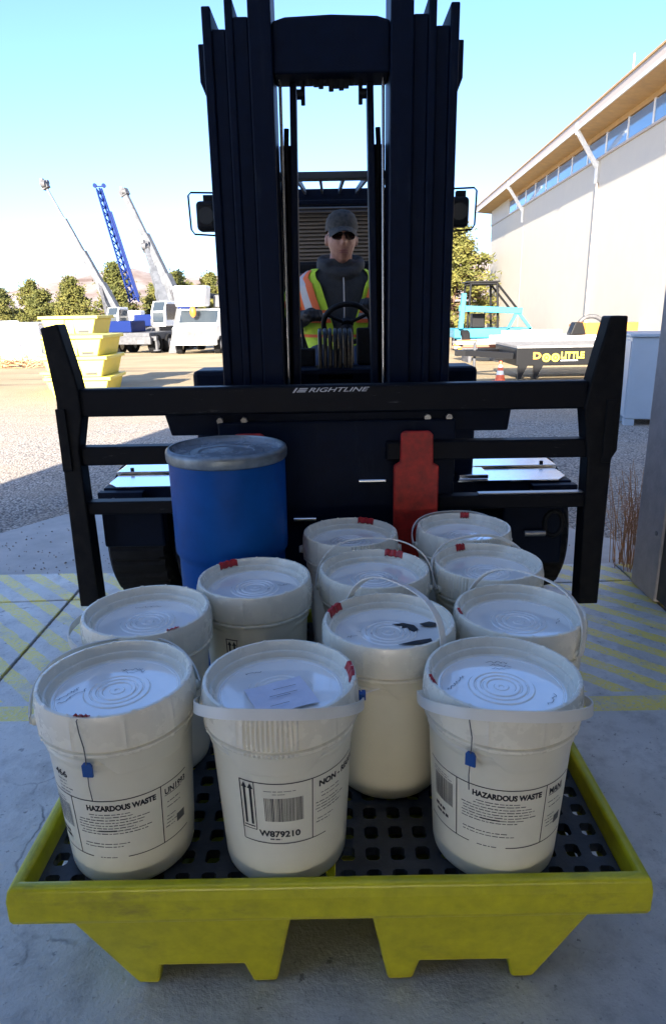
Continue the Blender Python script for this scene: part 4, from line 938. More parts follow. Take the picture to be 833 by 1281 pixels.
MB(BO).cyl((bx(24, -.5), 23.6, ET + .05), (bx(24, -.5), 23.6, ET + .75), .02, n=8).build('antenna', WHITE, bl)

# ------------------------------------------------------------------ trees
BARK = mat('pine_bark', (.14, .085, .055), .9, var=.3, vscale=3)
PINE = [mat('pine_needles_%d' % i, c, .6, col2=c2, vscale=1.1) for i, (c, c2) in enumerate((((.05, .058, .012), (.12, .115, .022)), ((.06, .066, .013), (.145, .13, .025))))]
def pine(x, y, h, r, label, seed, nq=9000, group='pines beyond the yard', q=.22, shape=1.0, base=.12):
    rnd = random.Random(seed); z0 = gz(y) - .1; root = empty('pine_tree', (x, y, z0)); tag(root, label, 'tree', group)
    t = MB(); pth = [(rnd.uniform(-.06, .06) * k, rnd.uniform(-.06, .06) * k, h * .96 * k / 6) for k in range(7)]; t.tube(pth, [h * .022 * (1.15 - k / 6) for k in range(7)], 8)
    tr = t.build('trunk', BARK, root, smooth=60)
    m = MB(); lm = MB(); clumps = []
    nl = int(h * 4.2); r *= 1.55
    for i in range(nl):
        f = base + (1 - base) * (i + rnd.random()) / nl; zz = h * f; rad = r * ((1 - f) ** (.72 * shape)) * rnd.uniform(.62, 1.12) * min(1, .55 + (f - base) * 4) + .12
        for j in range(rnd.randint(4, 6)):
            a = rnd.uniform(0, 2 * pi); e = (rad * cos(a), rad * sin(a), zz - rad * .12 + rnd.uniform(-.1, .25)); lm.tube([(0, 0, zz - .1), (e[0] * .5, e[1] * .5, zz - .05), e], [.05 * (1.1 - f), .035 * (1.1 - f), .012], 5)
            for k in range(rnd.randint(2, 4)):
                g_ = rnd.uniform(.35, 1.05); clumps.append((e[0] * g_ + rnd.gauss(0, .1), e[1] * g_ + rnd.gauss(0, .1), zz + (e[2] - zz) * g_ + rnd.gauss(0, .08), rnd.uniform(.55, 1.2)))
    per = max(6, nq // len(clumps))
    for (cx_, cy_, cz, sc_) in clumps:
        for k in range(per):
            p = Vector((cx_ + rnd.gauss(0, .24 * sc_), cy_ + rnd.gauss(0, .24 * sc_), cz + rnd.gauss(0, .15 * sc_)))
            d = Vector((rnd.gauss(0, 1), rnd.gauss(0, 1), rnd.gauss(.3, .7))).normalized(); u = d.orthogonal().normalized() * q * .28; d = d * q * rnd.uniform(.6, 1.3)
            k0 = len(m.v); m.v += [p - u, p + u, p + d + u * .6, p + d - u * .6]; m.f.append((k0, k0 + 1, k0 + 2, k0 + 3))
    me = bpy.data.meshes.new('crown'); me.from_pydata([tuple(p) for p in m.v], [], m.f); me.materials.append(PINE[seed % 2]); c = obj('crown', me, root)
    stuff(lm.build('limb', BARK, tr, smooth=60))
    return root
pine(-33.5, 70, 5.2, 2.3, 'low pine at the left edge behind the white pickup', 1)
pine(-29.0, 72, 5.0, 2.4, 'low broad pine left of the white crane boom', 2)
pine(-25.2, 70, 6.0, 2.0, 'pine directly behind the white crane boom', 3)
pine(-20.6, 69, 7.2, 2.7, 'tall cone shaped pine between the two cranes', 4)
pine(-17.6, 74, 5.2, 2.2, 'lower pine behind the blue lattice boom', 5)
pine(-15.0, 71, 6.6, 2.3, 'pine right of the blue crane behind the truck bucket', 6)
pine(-12.0, 72, 6.3, 2.3, 'pine beside the left mast rail behind the utility truck', 7)
pine(-9.2, 74, 5.6, 2.2, 'pine half hidden behind the left mast rail', 8)
pine(8.0, 46, 7.4, 2.6, 'large pine left of the cream building, right of the mast', 9, 14000, 'pines beside the cream building')
pine(7.2, 54, 5.6, 2.3, 'smaller pine behind the large pine beside the cream building', 10, 9000, 'pines beside the cream building')
pine(-31.2, 75, 6.0, 2.2, 'pine between the two lowest pines on the left', 11)
pine(-22.9, 76, 5.6, 2.2, 'pine filling the gap left of the tall cone shaped pine', 12)
pine(-13.4, 77, 5.4, 2.2, 'pine in the gap behind the utility truck bucket', 13)
pine(-27.2, 77, 5.2, 2.1, 'pine seen through the gap left of the white crane boom', 14)
pine(-18.9, 78, 5.8, 2.2, 'pine just right of the tall cone shaped pine', 15)
pine(-36.0, 78, 5.6, 2.4, 'pine behind the leaning bare trunk', 16)
pine(-10.6, 79, 6.2, 2.2, 'pine peeking over the utility truck near the mast', 17)
m = MB(); rnd = random.Random(77)
for k in range(9000):
    x = rnd.uniform(-48, 4); hh = 2.6 + 1.1 * noise.noise(Vector((x * .35, 0, 2))) + .5 * noise.noise(Vector((x * 1.3, 0, 5))); p = Vector((x, 82 + rnd.gauss(0, 1.2), -1.8 + hh * rnd.random() ** .7)); d = Vector((rnd.gauss(0, 1), rnd.gauss(0, 1), rnd.gauss(.3, .7))).normalized(); u = d.orthogonal().normalized() * .09; d = d * rnd.uniform(.2, .4)
    k0 = len(m.v); m.v += [p - u, p + u, p + d + u * .6, p + d - u * .6]; m.f.append((k0, k0 + 1, k0 + 2, k0 + 3))
me = bpy.data.meshes.new('far_scrub'); me.from_pydata([tuple(p) for p in m.v], [], m.f); me.materials.append(PINE[0]); o_ = obj('far_scrub', me); tag(o_, 'low dense scrub behind the white fence and the pines', 'scrub'); o_['kind'] = 'stuff'
# bare trunk at the far left
bt = empty('bare_tree', (-12.9, 24, gz(24) - .05)); tag(bt, 'leaning bare orange trunk with thin twigs at the left edge', 'tree'); rnd = random.Random(3)
t = MB(); t.tube([(0, 0, 0), (-.25, 0, .8), (-.5, .05, 1.7), (-.85, 0, 2.8), (-1.1, 0, 4)], [.13, .12, .10, .08, .05], 10); tk = t.build('trunk', mat('orange_bark', (.36, .17, .07), .9, var=.25, vscale=8), bt, smooth=60)
t = MB()
for k in range(38):
    f = rnd.uniform(.25, 1); p = Vector((-1.1 * f, 0, 4 * f)); a = rnd.uniform(0, 2 * pi); L = rnd.uniform(.4, 1.1); e = p + Vector((cos(a) * L, sin(a) * L, rnd.uniform(-.1, .6))); t.tube([p, (p + e) / 2 + Vector((0, 0, .06)), e], [.016, .010, .004], 4)
stuff(t.build('twig', mat('grey_twig', (.42, .36, .28), .9), tk))

# ------------------------------------------------------------------ mountains
m = MB(); nx, ny = 150, 26; vs = []
for j in range(ny):
    for i in range(nx):
        x = -4200 + 8400 * i / (nx - 1); y = 2300 + 2600 * j / (ny - 1)
        rid = math.exp(-((y - 3500) / 750) ** 2); nn = noise.fractal(Vector((x / 900, y / 900, 1.3)), 1.0, 2.1, 6); env = .78 + .25 * sin(x / 560 + .6) + .18 * sin(x / 233)
        vs.append((x, y, -8 + max(0, rid * env * (265 + 130 * nn)) + 6 * rid * noise.noise(Vector((x / 60, y / 60, 0)))))
m.add(vs, [(j * nx + i, j * nx + i + 1, (j + 1) * nx + i + 1, (j + 1) * nx + i) for j in range(ny - 1) for i in range(nx - 1)])
MT = mat('snow_and_red_rock', (.30, .26, .24), .9, col2=(.11, .07, .052), vscale=.004, detail=12)
struct(m.build('mountains', MT, smooth=80))

# ------------------------------------------------------------------ yard machinery
GREY = mat('machine_grey', (.07, .07, .075), .6, var=.3, vscale=6)
CBLUE = mat('crane_blue', (.004, .014, .085), .6, spec=.1)
BOOMW = mat('boom_off_white', (.10, .105, .115), .6, spec=.2, var=.25, vscale=2)
ORAN = mat('machine_orange', (.40, .15, .015), .5, var=.1, vscale=4)
TEAL = mat('machine_teal', (.02, .20, .28), .5, var=.1, vscale=4)
def wheel(parent, x, y, r, w_, nm='wheel'):
    e = empty(nm, (x, y, r)); e.parent = parent
    MB().lathe([(r * .6, -w_ / 2), (r * .92, -w_ / 2), (r, -w_ * .36), (r, w_ * .36), (r * .92, w_ / 2), (r * .6, w_ / 2)], n=24, axis='x').build('tyre', RUB, e, smooth=35)
    MB().lathe([(0, -w_ * .38), (r * .3, -w_ * .42), (r * .6, -w_ * .3), (r * .6, w_ * .3), (r * .3, w_ * .42), (0, w_ * .38)], n=16, axis='x').build('rim', mat('truck_rim', (.4, .4, .4), .5), e, smooth=35)
def boom(parent, p, q, w0, mt, n=3, head=True):
    p, q = Vector(p), Vector(q)
    for k in range(n):
        a, b_ = p + (q - p) * (k / n * .92), p + (q - p) * ((k + 1) / n); w_ = w0 * (1 - .26 * k)
        MB().bar(a, b_, w_, w_ * 1.15).build('boom_section', mt, parent, bevel=.02, bseg=1)
    if head:
        d = (q - p).normalized(); m = MB(); m.bar(q - d * .2, q + d * .3, w0 * .7, w0 * .8); m.cyl(q + Vector((-.15, -.2, .1)), q + Vector((.15, -.2, .1)), .22, n=14); m.cyl(q + Vector((-.15, .2, .25)), q + Vector((.15, .2, .25)), .18, n=14)
        m.box(q + Vector((-.35, -.1, .25)), q + Vector((-.1, .1, .5))); stuff(m.build('boom_head', GREY, parent))
def crane(x, y, rz, label, body, tip, w0, n=3, jib=None, hook=True):
    c = empty('mobile_crane', (x, y, gz(y) - .012), rz); tag(c, label, 'crane', 'mobile cranes in the yard')
    inv = Matrix.Translation(Vector(c.location)) @ Matrix.Rotation(rz, 4, 'Z'); inv = inv.inverted(); L = lambda p: inv @ Vector(p)
    MB().box((-1.15, -3.4, .75), (1.15, 4.2, 1.15)).build('chassis', GREY, c, bevel=.03)
    MB().box((-1.3, -3.62, .55), (1.3, -3.401, .95)).build('bumper', GREY, c, bevel=.03)
    for yy in (-2.6, -1.1, 2.0, 3.3):
        for s in (-1, 1): wheel(c, s * 1.05, yy, .52, .42)
    for yy in (-3.1, 3.9):
        for s in (-1, 1):
            m = MB(); m.box((s * 1.16, yy - .12, .72), (s * 1.45, yy + .12, .95)); m.cyl((s * 1.38, yy, .25), (s * 1.38, yy, .7), .08, n=10); m.cyl((s * 1.38, yy, .2), (s * 1.38, yy, .26), .2, n=12); stuff(m.build('outrigger', GREY, c))
    for s in (-1, 1): MB().box((s * .75 - .16, -3.635, .62), (s * .75 + .16, -3.623, .74)).build('headlight', mat('lamp_glass', (.7, .7, .66), .2), c)
    MB().box((-1.2, -3.3, 1.16), (.1, -1.6, 1.75)).build('engine_deck', body, c, bevel=.05)
    MB().cyl((0, .3, 1.15), (0, .3, 1.4), .8, n=24).build('turntable', GREY, c)
    MB().box((-1.1, -.6, 1.41), (.05, 2.6, 2.05)).build('superstructure', body, c, bevel=.05)
    MB().box((-1.15, 2.601, 1.41), (1.15, 3.5, 2.5)).build('counterweight', body, c, bevel=.06)
    cab = MB().prism([(-1.3, 1.41), (.5, 1.41), (.5, 2.75), (-.9, 2.75), (-1.3, 2.2)], 'x', .32, 1.15).build('operator_cab', WHITE, c, bevel=.03)
    MB().box((.40, -1.312, 1.62), (1.07, -1.302, 2.15)).build('windscreen', GLASS, cab); MB().add([(.40, -1.29, 2.23), (1.07, -1.29, 2.23), (1.07, -.93, 2.72), (.40, -.93, 2.72)], [(0, 1, 2, 3)]).build('windscreen', GLASS, cab)
    MB().box((1.152, -1.1, 1.75), (1.16, .35, 2.6)).build('side_window', GLASS, cab); MB().box((.31, -1.1, 1.75), (.318, .35, 2.6)).build('side_window', GLASS, cab)
    for s in (-1, 1):
        m = MB(); m.tube([(s * 1.15, -3.2, 1.2), (s * 1.4, -3.4, 1.4), (s * 1.4, -3.4, 1.7)], .02, 6); m.box((s * 1.4 - .08, -3.44, 1.5), (s * 1.4 + .08, -3.40, 1.85)); stuff(m.build('mirror', GREY, c))
    p0 = Vector((-.1, 1.6, 2.15)); MB().bar((-.1, -.2, 1.7), p0 + (L(tip) - p0) * .28, .18, .18).build('lift_cylinder', GREY, c)
    boom(c, p0, L(tip), w0, BOOMW, n)
    if jib:
        a, b_ = L(jib[0]), L(jib[1]); d = (b_ - a); n_ = 16; m = MB(); side = Vector((.34, 0, 0)); dep = Vector((0, .3, .1))
        for o_ in (-side, side, dep): m.tube([a + o_, b_ + o_ * .55], .08, 6)
        st = MB()
        for k in range(n_):
            f0, f1 = k / n_, (k + 1) / n_; t0, t1 = 1 - .45 * f0, 1 - .45 * f1
            for u, v_ in ((-side, side), (side, dep), (dep, -side)): st.tube([a + d * f0 + u * t0, a + d * f1 + v_ * t1], .05, 5)
        j_ = stuff(m.build('lattice_jib', CBLUE, c)); stuff(st.build('lattice_strut', CBLUE, j_))
        MB().bar(a + d * .04 + Vector((.34, .1, 0)), a + d * .80 + Vector((.26, .1, 0)), .28, .3).build('jib_rail', CBLUE, c)
        q = b_; m = MB(); m.box(q + Vector((-.4, -.06, .1)), q + Vector((.5, .06, .18))); m.cyl(q + Vector((-.28, -.1, .2)), q + Vector((-.28, .1, .2)), .16, n=12); m.cyl(q + Vector((.38, -.1, .2)), q + Vector((.38, .1, .2)), .16, n=12); stuff(m.build('jib_head', CBLUE, c))
crane(-9.9, 40.5, R(-12), 'blue based mobile crane parked facing the forklift, short white boom', CBLUE, (-11.75, 47, 5.35), .55, 3)
crane(-11.7, 57, R(8), 'crane behind the blue based one with blue lattice jib along its boom', CBLUE, (-16.35, 60, 10.6), .8, 3, jib=((-15.55, 57, 2.2), (-17.6, 57.5, 10.6)))
crane(-15.6, 50.5, R(-8), 'white crane with the tallest thin white boom on the left', WHITE, (-20.0, 53, 10.1), .58, 4)
# utility truck
ut = empty('utility_truck', (-6.55, 37.5, gz(37.5) - .012), R(-4)); tag(ut, 'white utility truck with raised bucket beside the left mast rail', 'truck')
MB().box((-1.05, -2.2, .55), (1.05, 3.6, .95)).build('chassis', GREY, ut, bevel=.03)
cb = MB().prism([(-2.6, .7), (-.2, .7), (-.2, 2.25), (-1.1, 2.25), (-1.75, 1.5), (-2.6, 1.35)], 'x', -1.1, 1.1).build('cab', WHITE, ut, bevel=.06)
MB().add([(-.98, -1.735, 1.56), (.98, -1.735, 1.56), (.98, -1.14, 2.2), (-.98, -1.14, 2.2)], [(0, 1, 2, 3)]).build('windscreen', GLASS, cb)
MB().box((-.6, -2.615, .85), (.6, -2.603, 1.2)).build('grille', GREY, cb)
for s in (-1, 1): MB().box((s * .82 - .14, -2.62, .95), (s * .82 + .14, -2.604, 1.15)).build('headlight', MATS['lamp_glass'], cb); wheel(ut, s * .98, -1.7, .46, .32); wheel(ut, s * .98, 2.4, .46, .4)
MB().box((-1.15, -2.75, .5), (1.15, -2.605, .72)).build('bumper', WHITE, ut, bevel=.03)
MB().box((-1.1, -.1, .96), (1.1, 3.6, 1.9)).build('service_body', WHITE, ut, bevel=.04)
MB().prism([(-1.05, 2.35), (.45, 2.35), (.55, 3.35), (-1.1, 3.35)], 'y', -1.9, -.75).build('bucket', WHITE, ut, bevel=.08)
m = MB(); m.bar((.3, 2.6, 1.95), (.75, .5, 2.8), .25, .3); m.bar((.75, .5, 2.8), (.3, -.7, 2.9), .2, .25); m.build('folded_boom', GREY, ut, bevel=.02)
MB().box((.6, -.6, 2.3), (1.1, .3, 2.9)).build('boom_rest', GREY, ut, bevel=.03)
MB().ball((-.15, -1.95, 2.1), (.17, .15, .28), 10, 8).build('orange_beacon', ORAN, ut, smooth=50)
rp = MB((-8.1, 36.6, gz(36.6))).prism([(-8.45, gz(36.6)), (-8.05, gz(36.6)), (-7.6, 1.55), (-7.85, 1.55)], 'y', 36.5, 36.75).build('grey_ramp', GREY); rp.location = (-8.1, 36.6, gz(36.6)); tag(rp, 'grey ramp leaning upright beside the utility truck', 'ramp')
# pickup at the far left
pk = empty('pickup_truck', (-14.9, 31.5, gz(31.5) - .012), R(28)); tag(pk, 'white pickup truck parked at the left edge of the yard', 'truck')
MB().prism([(-2.6, .45), (2.6, .45), (2.6, 1.05), (.7, 1.05), (.45, 1.72), (-.85, 1.72), (-1.4, 1.08), (-2.5, 1.0)], 'x', -.95, .95).build('body', WHITE, pk, bevel=.07)
for s in (-1, 1):
    MB().prism([(-1.15, 1.1), (.38, 1.1), (.28, 1.62), (-.78, 1.62)], 'x', s * .945, s * .958).build('side_window', GLASS, pk)
    for yy in (-1.7, 1.65): wheel(pk, s * .85, yy, .38, .26)
MB().add([(-.85, -1.385, 1.14), (.85, -1.385, 1.14), (.78, -.885, 1.68), (-.78, -.885, 1.68)], [(0, 1, 2, 3)]).build('windscreen', GLASS, pk)
MB().box((-.9, -2.66, .5), (.9, -2.58, .68)).build('bumper', GREY, pk, bevel=.02)
db = empty('white_dumpster', (-12.6, 29.5, gz(29.5) - .012)); tag(db, 'white open dumpster left of the stacked yellow spill pallets', 'dumpster')
MB().prism([(-.95, .1), (.75, .1), (.75, 1.55), (-1.15, 1.55)], 'y', -.8, .8).build('bin', WHITE, db, bevel=.03)
MB().box((-1.2, -.86, 1.5505), (.8, .86, 1.62)).build('lip', WHITE, db, bevel=.01)
for s in (-.7, -.1, .5): MB().box((s - .04, -.86, .15), (s + .04, -.803, 1.5)).build('rib', WHITE, db)
for sx in (-.8, .6):
    for sy in (-.6, .6): MB().cyl((sx, sy, 0), (sx, sy, .1), .08, n=10).build('caster', GREY, db)
# brush pile
bp_ = MB(); rnd = random.Random(6)
for k in range(260):
    a = Vector((rnd.gauss(0, .8), rnd.gauss(0, .5), abs(rnd.gauss(0, .16)))); e = a + Vector((rnd.gauss(0, .35), rnd.gauss(0, .35), rnd.gauss(.08, .15))); bp_.tube([a, e], .014, 4)
o_ = bp_.build('brush_pile', mat('dry_brush', (.45, .26, .13), .9)); o_.location = (-11.9, 25.5, gz(25.5)); tag(o_, 'low pile of dry orange brush near the left edge', 'brush'); o_['kind'] = 'stuff'
# white fence at the back of the yard
fe = empty('white_fence', (-20, 58, gz(58))); tag(fe, 'long white panel fence in front of the left pines', 'fence')
for k in range(18):
    x = -21 + k * 2.6
    MB().box((x + .05, -.02, .1), (x + 2.55, .02, 1.75)).build('panel', WHITE, fe); MB().box((x - .05, -.05, 0), (x + .048, .05, 1.85)).build('post', WHITE, fe)
for k, px_ in enumerate((-17, -12.5, -6, -3)):
    o_ = MB().cyl((0, 0, 0), (0, 0, 4.2), .05, .035, n=8).build('lamp_pole', GREY); o_.location = (px_, 56 + k, gz(56)); tag(o_, ('thin grey pole behind the white crane', 'thin grey pole between the cranes', 'thin grey pole behind the utility truck', 'thin grey pole hidden by the mast')[k], 'pole', 'poles along the white fence')
# stacked yellow spill pallets in the sun
YS = mat('outdoor_spill_plastic', (.60, .51, .07), .45, var=.06, vscale=5)
def yard_pallet(x, y, z, rz, label):
    r = empty('spill_pallet', (x, y, z), rz); tag(r, label, 'spill pallet', 'yellow spill pallets stacked in the yard')
    MB().box((-.66, -.66, .335), (.66, .66, .405)).build('rim', YS, r, bevel=.012)
    for s in (-1, 1):
        m = MB(); q = [(s * .08, .334), (s * .60, .334), (s * .50, .0), (s * .13, .0)]; m.prism(q, 'y', -.62, .62); tb = m.build('sump', YS, r, bevel=.015)
        MB().box((s * .31 - .11, -.630, .045), (s * .31 + .11, -.6195, .085)).build('slot', INK, tb)
    MB().box((-.1, -.60, .02), (.1, .60, .33)).build('centre_rib', YS, r)
zb = gz(14.3) - .012
for k, l_ in enumerate(('bottom', 'middle', 'top')): yard_pallet(-5.08, 14.4, zb + k * .4055, R(3 - 2 * k), l_ + ' yellow spill pallet of the right hand stack outside')
for k, l_ in enumerate(('lowest', 'second lowest', 'second highest', 'topmost')): yard_pallet(-5.9 if k < 3 else -5.80, 16.3, gz(16.3) - .012 + k * .4055, R(-2 + k), l_ + ' yellow spill pallet of the taller stack behind')

# right side: trailers, cone, cabinet, machines
tr = empty('flatbed_trailer', (7.0, 16.6, gz(16.6) - .012)); tag(tr, 'black flatbed trailer with yellow DOOLITTLE lettering on its side', 'trailer')
TB = mat('trailer_black', (.006, .006, .007), .5, spec=.2)
MB().box((-2.72, -.6, .34), (3.4, 1.5, .74)).build('side_beam', TB, tr, bevel=.02); MB().box((-2.72, -.64, .741), (3.4, 1.54, .79)).build('deck', mat('deck_grey', (.22, .21, .2), .8, var=.2, vscale=5), tr)
m = MB(); m.bar((-2.7, -.3, .55), (-3.72, .3, .60), .10, .14); m.bar((-2.7, 1.2, .55), (-3.72, .45, .60), .10, .14); m.box((-3.95, .25, .53), (-3.70, .5, .66)); stuff(m.build('tongue', TB, tr))
m = MB(); m.cyl((-3.5, .3, .10), (-3.5, .3, .85), .035, n=12); m.cyl((-3.5, .3, .0), (-3.5, .3, .10), .07, .035, n=12); m.bar((-3.5, .3, .85), (-3.35, .2, .85), .02, .02); m.build('jack', GREY, tr)
for x in (1.0, 1.9):
    wheel(tr, x, -.45, .36, .24); wheel(tr, x, 1.35, .36, .24)
MB().prism([(.45, .45), (.6, .80), (2.3, .80), (2.45, .45), (2.38, .45), (2.25, .74), (.65, .74), (.52, .45)], 'y', -.62 - .25, -.601).build('mudguard', TB, tr)
for x, z0 in ((-2.66, .36), (-2.3, .36)): MB().prism([(x, z0 - .32), (x + .06, z0 - .32), (x + .22, z0), (x, z0)], 'y', -.6, -.52).build('bracket', TB, tr)
YL = mat('yellow_decal', (.80, .66, .05), .5); OL = mat('orange_decal', (.75, .30, .03), .5)
fy = -.603
def decal(txt, x, z, size, mt, xs=1.2, b=.004):
    vs, fs = text_geo(txt, size, b, 0, xs); stuff(MB().add([(x + a, fy, z + q) for a, q in vs], fs).build('lettering', mt, tr))
decal('D', -2.34, .50, .20, OL, 1.25, .01); decal('LITTLE', -1.70, .50, .20, YL, .92, .008); decal('ELI', -1.02, .38, .13, OL, 1.5, .006)
for x in (-2.03, -1.82):
    o1 = MB().cyl((x, fy + .001, .52), (x, fy - .003, .52), .095, n=24).build('decal_ring', YL, tr); MB().cyl((x, fy - .0031, .52), (x, fy - .005, .52), .055, n=20).build('decal_dot', TB, o1); MB().cyl((x, fy - .0051, .52), (x, fy - .006, .52), .028, n=16).build('decal_dot', YL, o1)
MB().box((-.50, fy - .002, .60), (-.2, fy, .615)).build('decal_line', YL, tr); MB().box((-1.7, fy - .002, .44), (-1.3, fy, .46)).build('decal_line', WHITE, tr)
# white flatbed further back with beams on it
t2 = empty('white_trailer', (7.4, 22.5, gz(22.5) - .012)); tag(t2, 'white low trailer behind the black flatbed trailer', 'trailer')
MB().box((-2.1, -.7, .62), (2.6, .9, .88)).build('bed', WHITE, t2, bevel=.03); MB().box((-2.6, -.1, .64), (-2.1002, .3, .78)).build('tongue', WHITE, t2)
for x in (.6, 1.5):
    for yy in (-.6, .8): wheel(t2, x, yy, .36, .24)
MB().prism([(.05, .9), (.18, 1.28), (.42, 1.28), (.55, .9)], 'y', -.75, -.35).build('toolbox', TB, t2, bevel=.03)
m = MB(); m.cyl((-1.8, -.3, .97), (-.1, -.3, .97), .085, n=12); m.build('pipe', WHITE, t2, smooth=40); MB().cyl((-1.9, -.02, .97), (.0, -.02, .97), .085, n=12).build('pipe', WHITE, t2, smooth=40)
# equipment piled between
rnd = random.Random(12)
e0 = empty('steel_rack', (5.6, 24.0, gz(24.0) - .012)); tag(e0, 'low rack of mixed steel and timber left of the white trailer', 'rack')
for k in range(12):
    MB().box((-1.1 + rnd.uniform(-.2, .1), -.5 + k * .15, .42 + .09 * (k % 3)), (1.3 + rnd.uniform(-.3, .3), -.40 + k * .15, .50 + .09 * (k % 3))).build('beam', (GREY, mat('rusty_steel', (.24, .10, .06), .8), WHITE, ORAN)[k % 4], e0)
for x in (-.9, .1, 1.0):
    MB().box((x - .05, -.55, 0), (x + .05, .65, .40)).build('trestle', GREY, e0)
# traffic cone
cn = empty('traffic_cone', (3.83, 15.6, gz(15.6) - .012)); tag(cn, 'small orange and white traffic cone left of the black trailer', 'cone')
CO = mat('cone_orange', (.75, .12, .04), .5)
MB().box((-.15, -.15, 0), (.15, .15, .03)).build('base', CO, cn, bevel=.008)
for a, b_, mt, nm in ((0, .14, CO, 'lower_body'), (.14, .23, WHITE, 'white_band'), (.23, .30, CO, 'middle_body'), (.30, .36, WHITE, 'white_band'), (.36, .44, CO, 'tip')):
    MB().cyl((0, 0, .031 + a), (0, 0, .031 + b_), .115 - .2 * a, .115 - .2 * b_, n=20).build(nm, mt, cn, smooth=40)
# pale cabinet near the door post
cbn = empty('utility_cabinet', (4.32, 9.15, gz(9.15) - .012), R(-14)); tag(cbn, 'pale blue white metal cabinet standing beyond the door post', 'cabinet')
CBM = mat('pale_cabinet_paint', (.33, .40, .47), .4, var=.03, vscale=4)
MB().box((-.42, -.5, .09), (.42, .5, 1.12)).build('housing', CBM, cbn, bevel=.015); MB().box((-.45, -.53, 1.121), (.45, .53, 1.16)).build('lid', CBM, cbn, bevel=.008)
MB().box((-.428, -.46, .14), (-.4205, .46, 1.07)).build('door', CBM, cbn, bevel=.003); MB().cyl((-.45, .36, .62), (-.428, .36, .62), .02).build('handle', STEEL, cbn)
for sx in (-.36, .36):
    for sy in (-.42, 0, .42): MB().box((sx - .06, sy - .08, 0), (sx + .06, sy + .08, .089)).build('foot', CBM, cbn)
# orange boom machine
ob = empty('boom_lift', (10.3, 23.5, gz(23.5) - .012)); tag(ob, 'orange boom machine with lugged boom end behind the black trailer', 'boom lift')
MB().box((-1.2, -.9, .5), (1.9, .9, .95)).build('chassis', ORAN, ob, bevel=.05); MB().box((-.2, -.8, .96), (1.9, .8, 1.5)).build('turret', GREY, ob, bevel=.05)
for sx in (-.8, 1.4):
    for sy in (-.95, .95): wheel(ob, sx, sy, .42, .3)
MB().box((-2.2, -1.2, .86), (1.6, -.88, 1.26)).build('boom', ORAN, ob, bevel=.02)
lug = MB().prism([(-2.62, .62), (-2.3, .62), (-2.2, .86), (-2.2, 1.28), (-2.36, 1.30), (-2.64, 1.22), (-2.56, .98)], 'y', -1.18, -.9).build('boom_lug', ORAN, ob, bevel=.015)
for x, z in ((-2.48, .75), (-2.48, 1.14)): MB().cyl((x, -1.20, z), (x, -1.181, z), .05, n=14).build('pin', GREY, lug)
m = MB(); m.tube([(-1.85 + .42 * cos(R(a)), -.7, 1.10 + .36 * sin(R(a))) for a in range(0, 181, 12)], .07, 8); m.build('hose_reel', GREY, ob, smooth=50)
stuff(MB().add([(x, -1.204, z) for x, z in ((.2, 1.0), (1.4, 1.0), (1.4, 1.14), (.2, 1.14))], [(0, 1, 2, 3)]).build('red_decal', mat('red_decal', (.6, .05, .03), .5), ob))
# teal machine
tl = empty('telehandler', (7.2, 33, gz(33) - .012)); tag(tl, 'light blue machine with black roll cage in front of the right pine', 'loader')
MB().box((-1.5, -.8, .62), (1.9, .8, 1.05)).build('chassis', TEAL, tl, bevel=.05)
for sx in (-1.05, 1.35):
    for sy in (-.95, .95): wheel(tl, sx, sy, .5, .36)
cg = MB(); P_ = [(-.9, -.7), (.5, -.7), (.5, .7), (-.9, .7)]
for x, y in P_: cg.tube([(x, y, 1.06), (x * .85 - .03, y * .95, 3.0)], .055, 8)
for (a, b_) in zip(P_, P_[1:] + P_[:1]): cg.tube([(a[0] * .85 - .03, a[1] * .95, 3.0), (b_[0] * .85 - .03, b_[1] * .95, 3.0)], .055, 8)
cg.tube([(.4, -.66, 3.0), (1.35, -.66, 1.9)], .05, 8); cg.tube([(.4, .66, 3.0), (1.35, .66, 1.9)], .05, 8); stuff(cg.build('roll_cage', TB, tl, smooth=50))
MB().box((-.95, -.75, 3.06), (.5, .75, 3.12)).build('canopy', TB, tl); MB().box((-.6, -.3, 1.06), (.0, .3, 1.7)).build('seat', TB, tl, bevel=.05)
MB().bar((-1.35, -.95, 1.95), (1.5, -.95, 1.80), .18, .26).build('boom', TEAL, tl, bevel=.02); MB().bar((-1.25, -.95, 1.06), (-1.15, -.95, 2.6), .2, .28).build('boom_tower', TEAL, tl, bevel=.02)
m = MB(); m.bar((1.3, -.95, 1.78), (.9, -.95, 1.0), .1, .12); m.bar((1.3, -.95, 1.78), (1.95, -.95, 1.0), .1, .12); m.bar((.9, -.95, 1.0), (1.95, -.95, 1.0), .1, .12); stuff(m.build('fork_carriage', TEAL, tl))
MB().box((-1.4, -1.2, .50), (2.4, -.82, .60)).build('outrigger_beam', TEAL, tl)
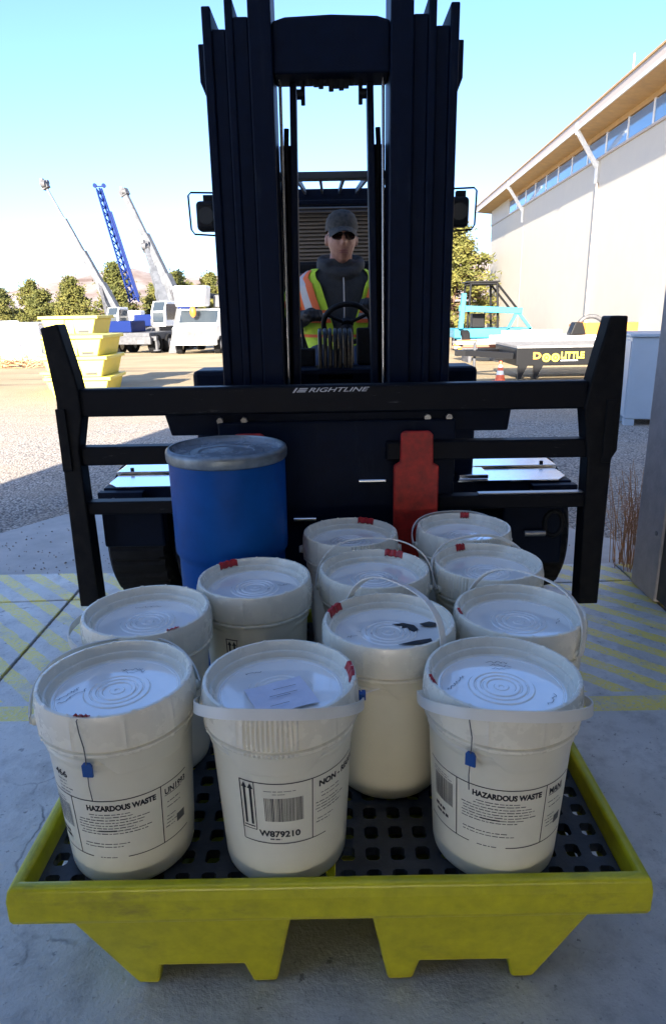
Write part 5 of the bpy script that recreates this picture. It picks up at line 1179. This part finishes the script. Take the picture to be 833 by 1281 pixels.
# dry weeds against the outside of the door post
rnd = random.Random(31); wd = MB()
for k in range(70):
    x, y = 1.70 + rnd.gauss(0, .035), 3.62 + rnd.gauss(0, .07); h = rnd.uniform(.3, .62); lx, ly = rnd.gauss(-.03, .07), rnd.gauss(.0, .06)
    wd.tube([(x, y, -.01), (x + lx * .3, y + ly * .3, h * .5), (x + lx, y + ly, h)], [.0022, .0018, .0009], 4)
    if k % 2 == 0:
        for q in range(4): zz = h * rnd.uniform(.4, .95); wd.tube([(x + lx * zz / h, y + ly * zz / h, zz), (x + lx * zz / h + rnd.gauss(0, .03), y + ly * zz / h + rnd.gauss(0, .03), zz + .05)], .0010, 3)
o_ = wd.build('dry_weeds', mat('dry_stalk', (.42, .22, .10), .9)); tag(o_, 'tuft of dry orange weeds growing against the door post', 'weeds'); o_['kind'] = 'stuff'
# contrail
m = MB(); m.tube([(-1380, 3000, 1475), (-1366, 3000, 1440), (-1345, 3000, 1400)], [3, 7, 3], 8); o_ = m.build('contrail', mat('cloud_white', (.9, .9, .9), 1)); tag(o_, 'short white contrail high in the left sky', 'contrail')

# loose stones strayed over the apron edge and the threshold
rnd = random.Random(55); m = MB()
for k in range(1500):
    if k % 3: x = rnd.uniform(-2.7, 2.0); y = 4.98 + .12 * sin(3 * x) + rnd.gauss(.05, .14)
    else: x = rnd.uniform(-3, 1.58); y = 3.64 + abs(rnd.gauss(0, .5))
    r = rnd.uniform(.003, .009); a = rnd.uniform(0, 2); z = .002 + r * .4
    pts = [(r * cos(a), r * sin(a), 0), (-r * sin(a) * .8, r * cos(a) * .8, 0), (-r * cos(a), -r * sin(a), .2 * r), (r * sin(a), -r * cos(a), 0), (0, 0, r * .8), (0, 0, -r * .5)]
    m.add([(x + p[0], y + p[1], z + p[2]) for p in pts], [(0, 1, 4), (1, 2, 4), (2, 3, 4), (3, 0, 4), (1, 0, 5), (2, 1, 5), (3, 2, 5), (0, 3, 5)])
o_ = stuff(m.build('loose_gravel', mat('loose_stone', (.22, .19, .16), .9, var=.5, vscale=60))); tag(o_, 'loose gravel strayed over the edge of the concrete apron', 'gravel')
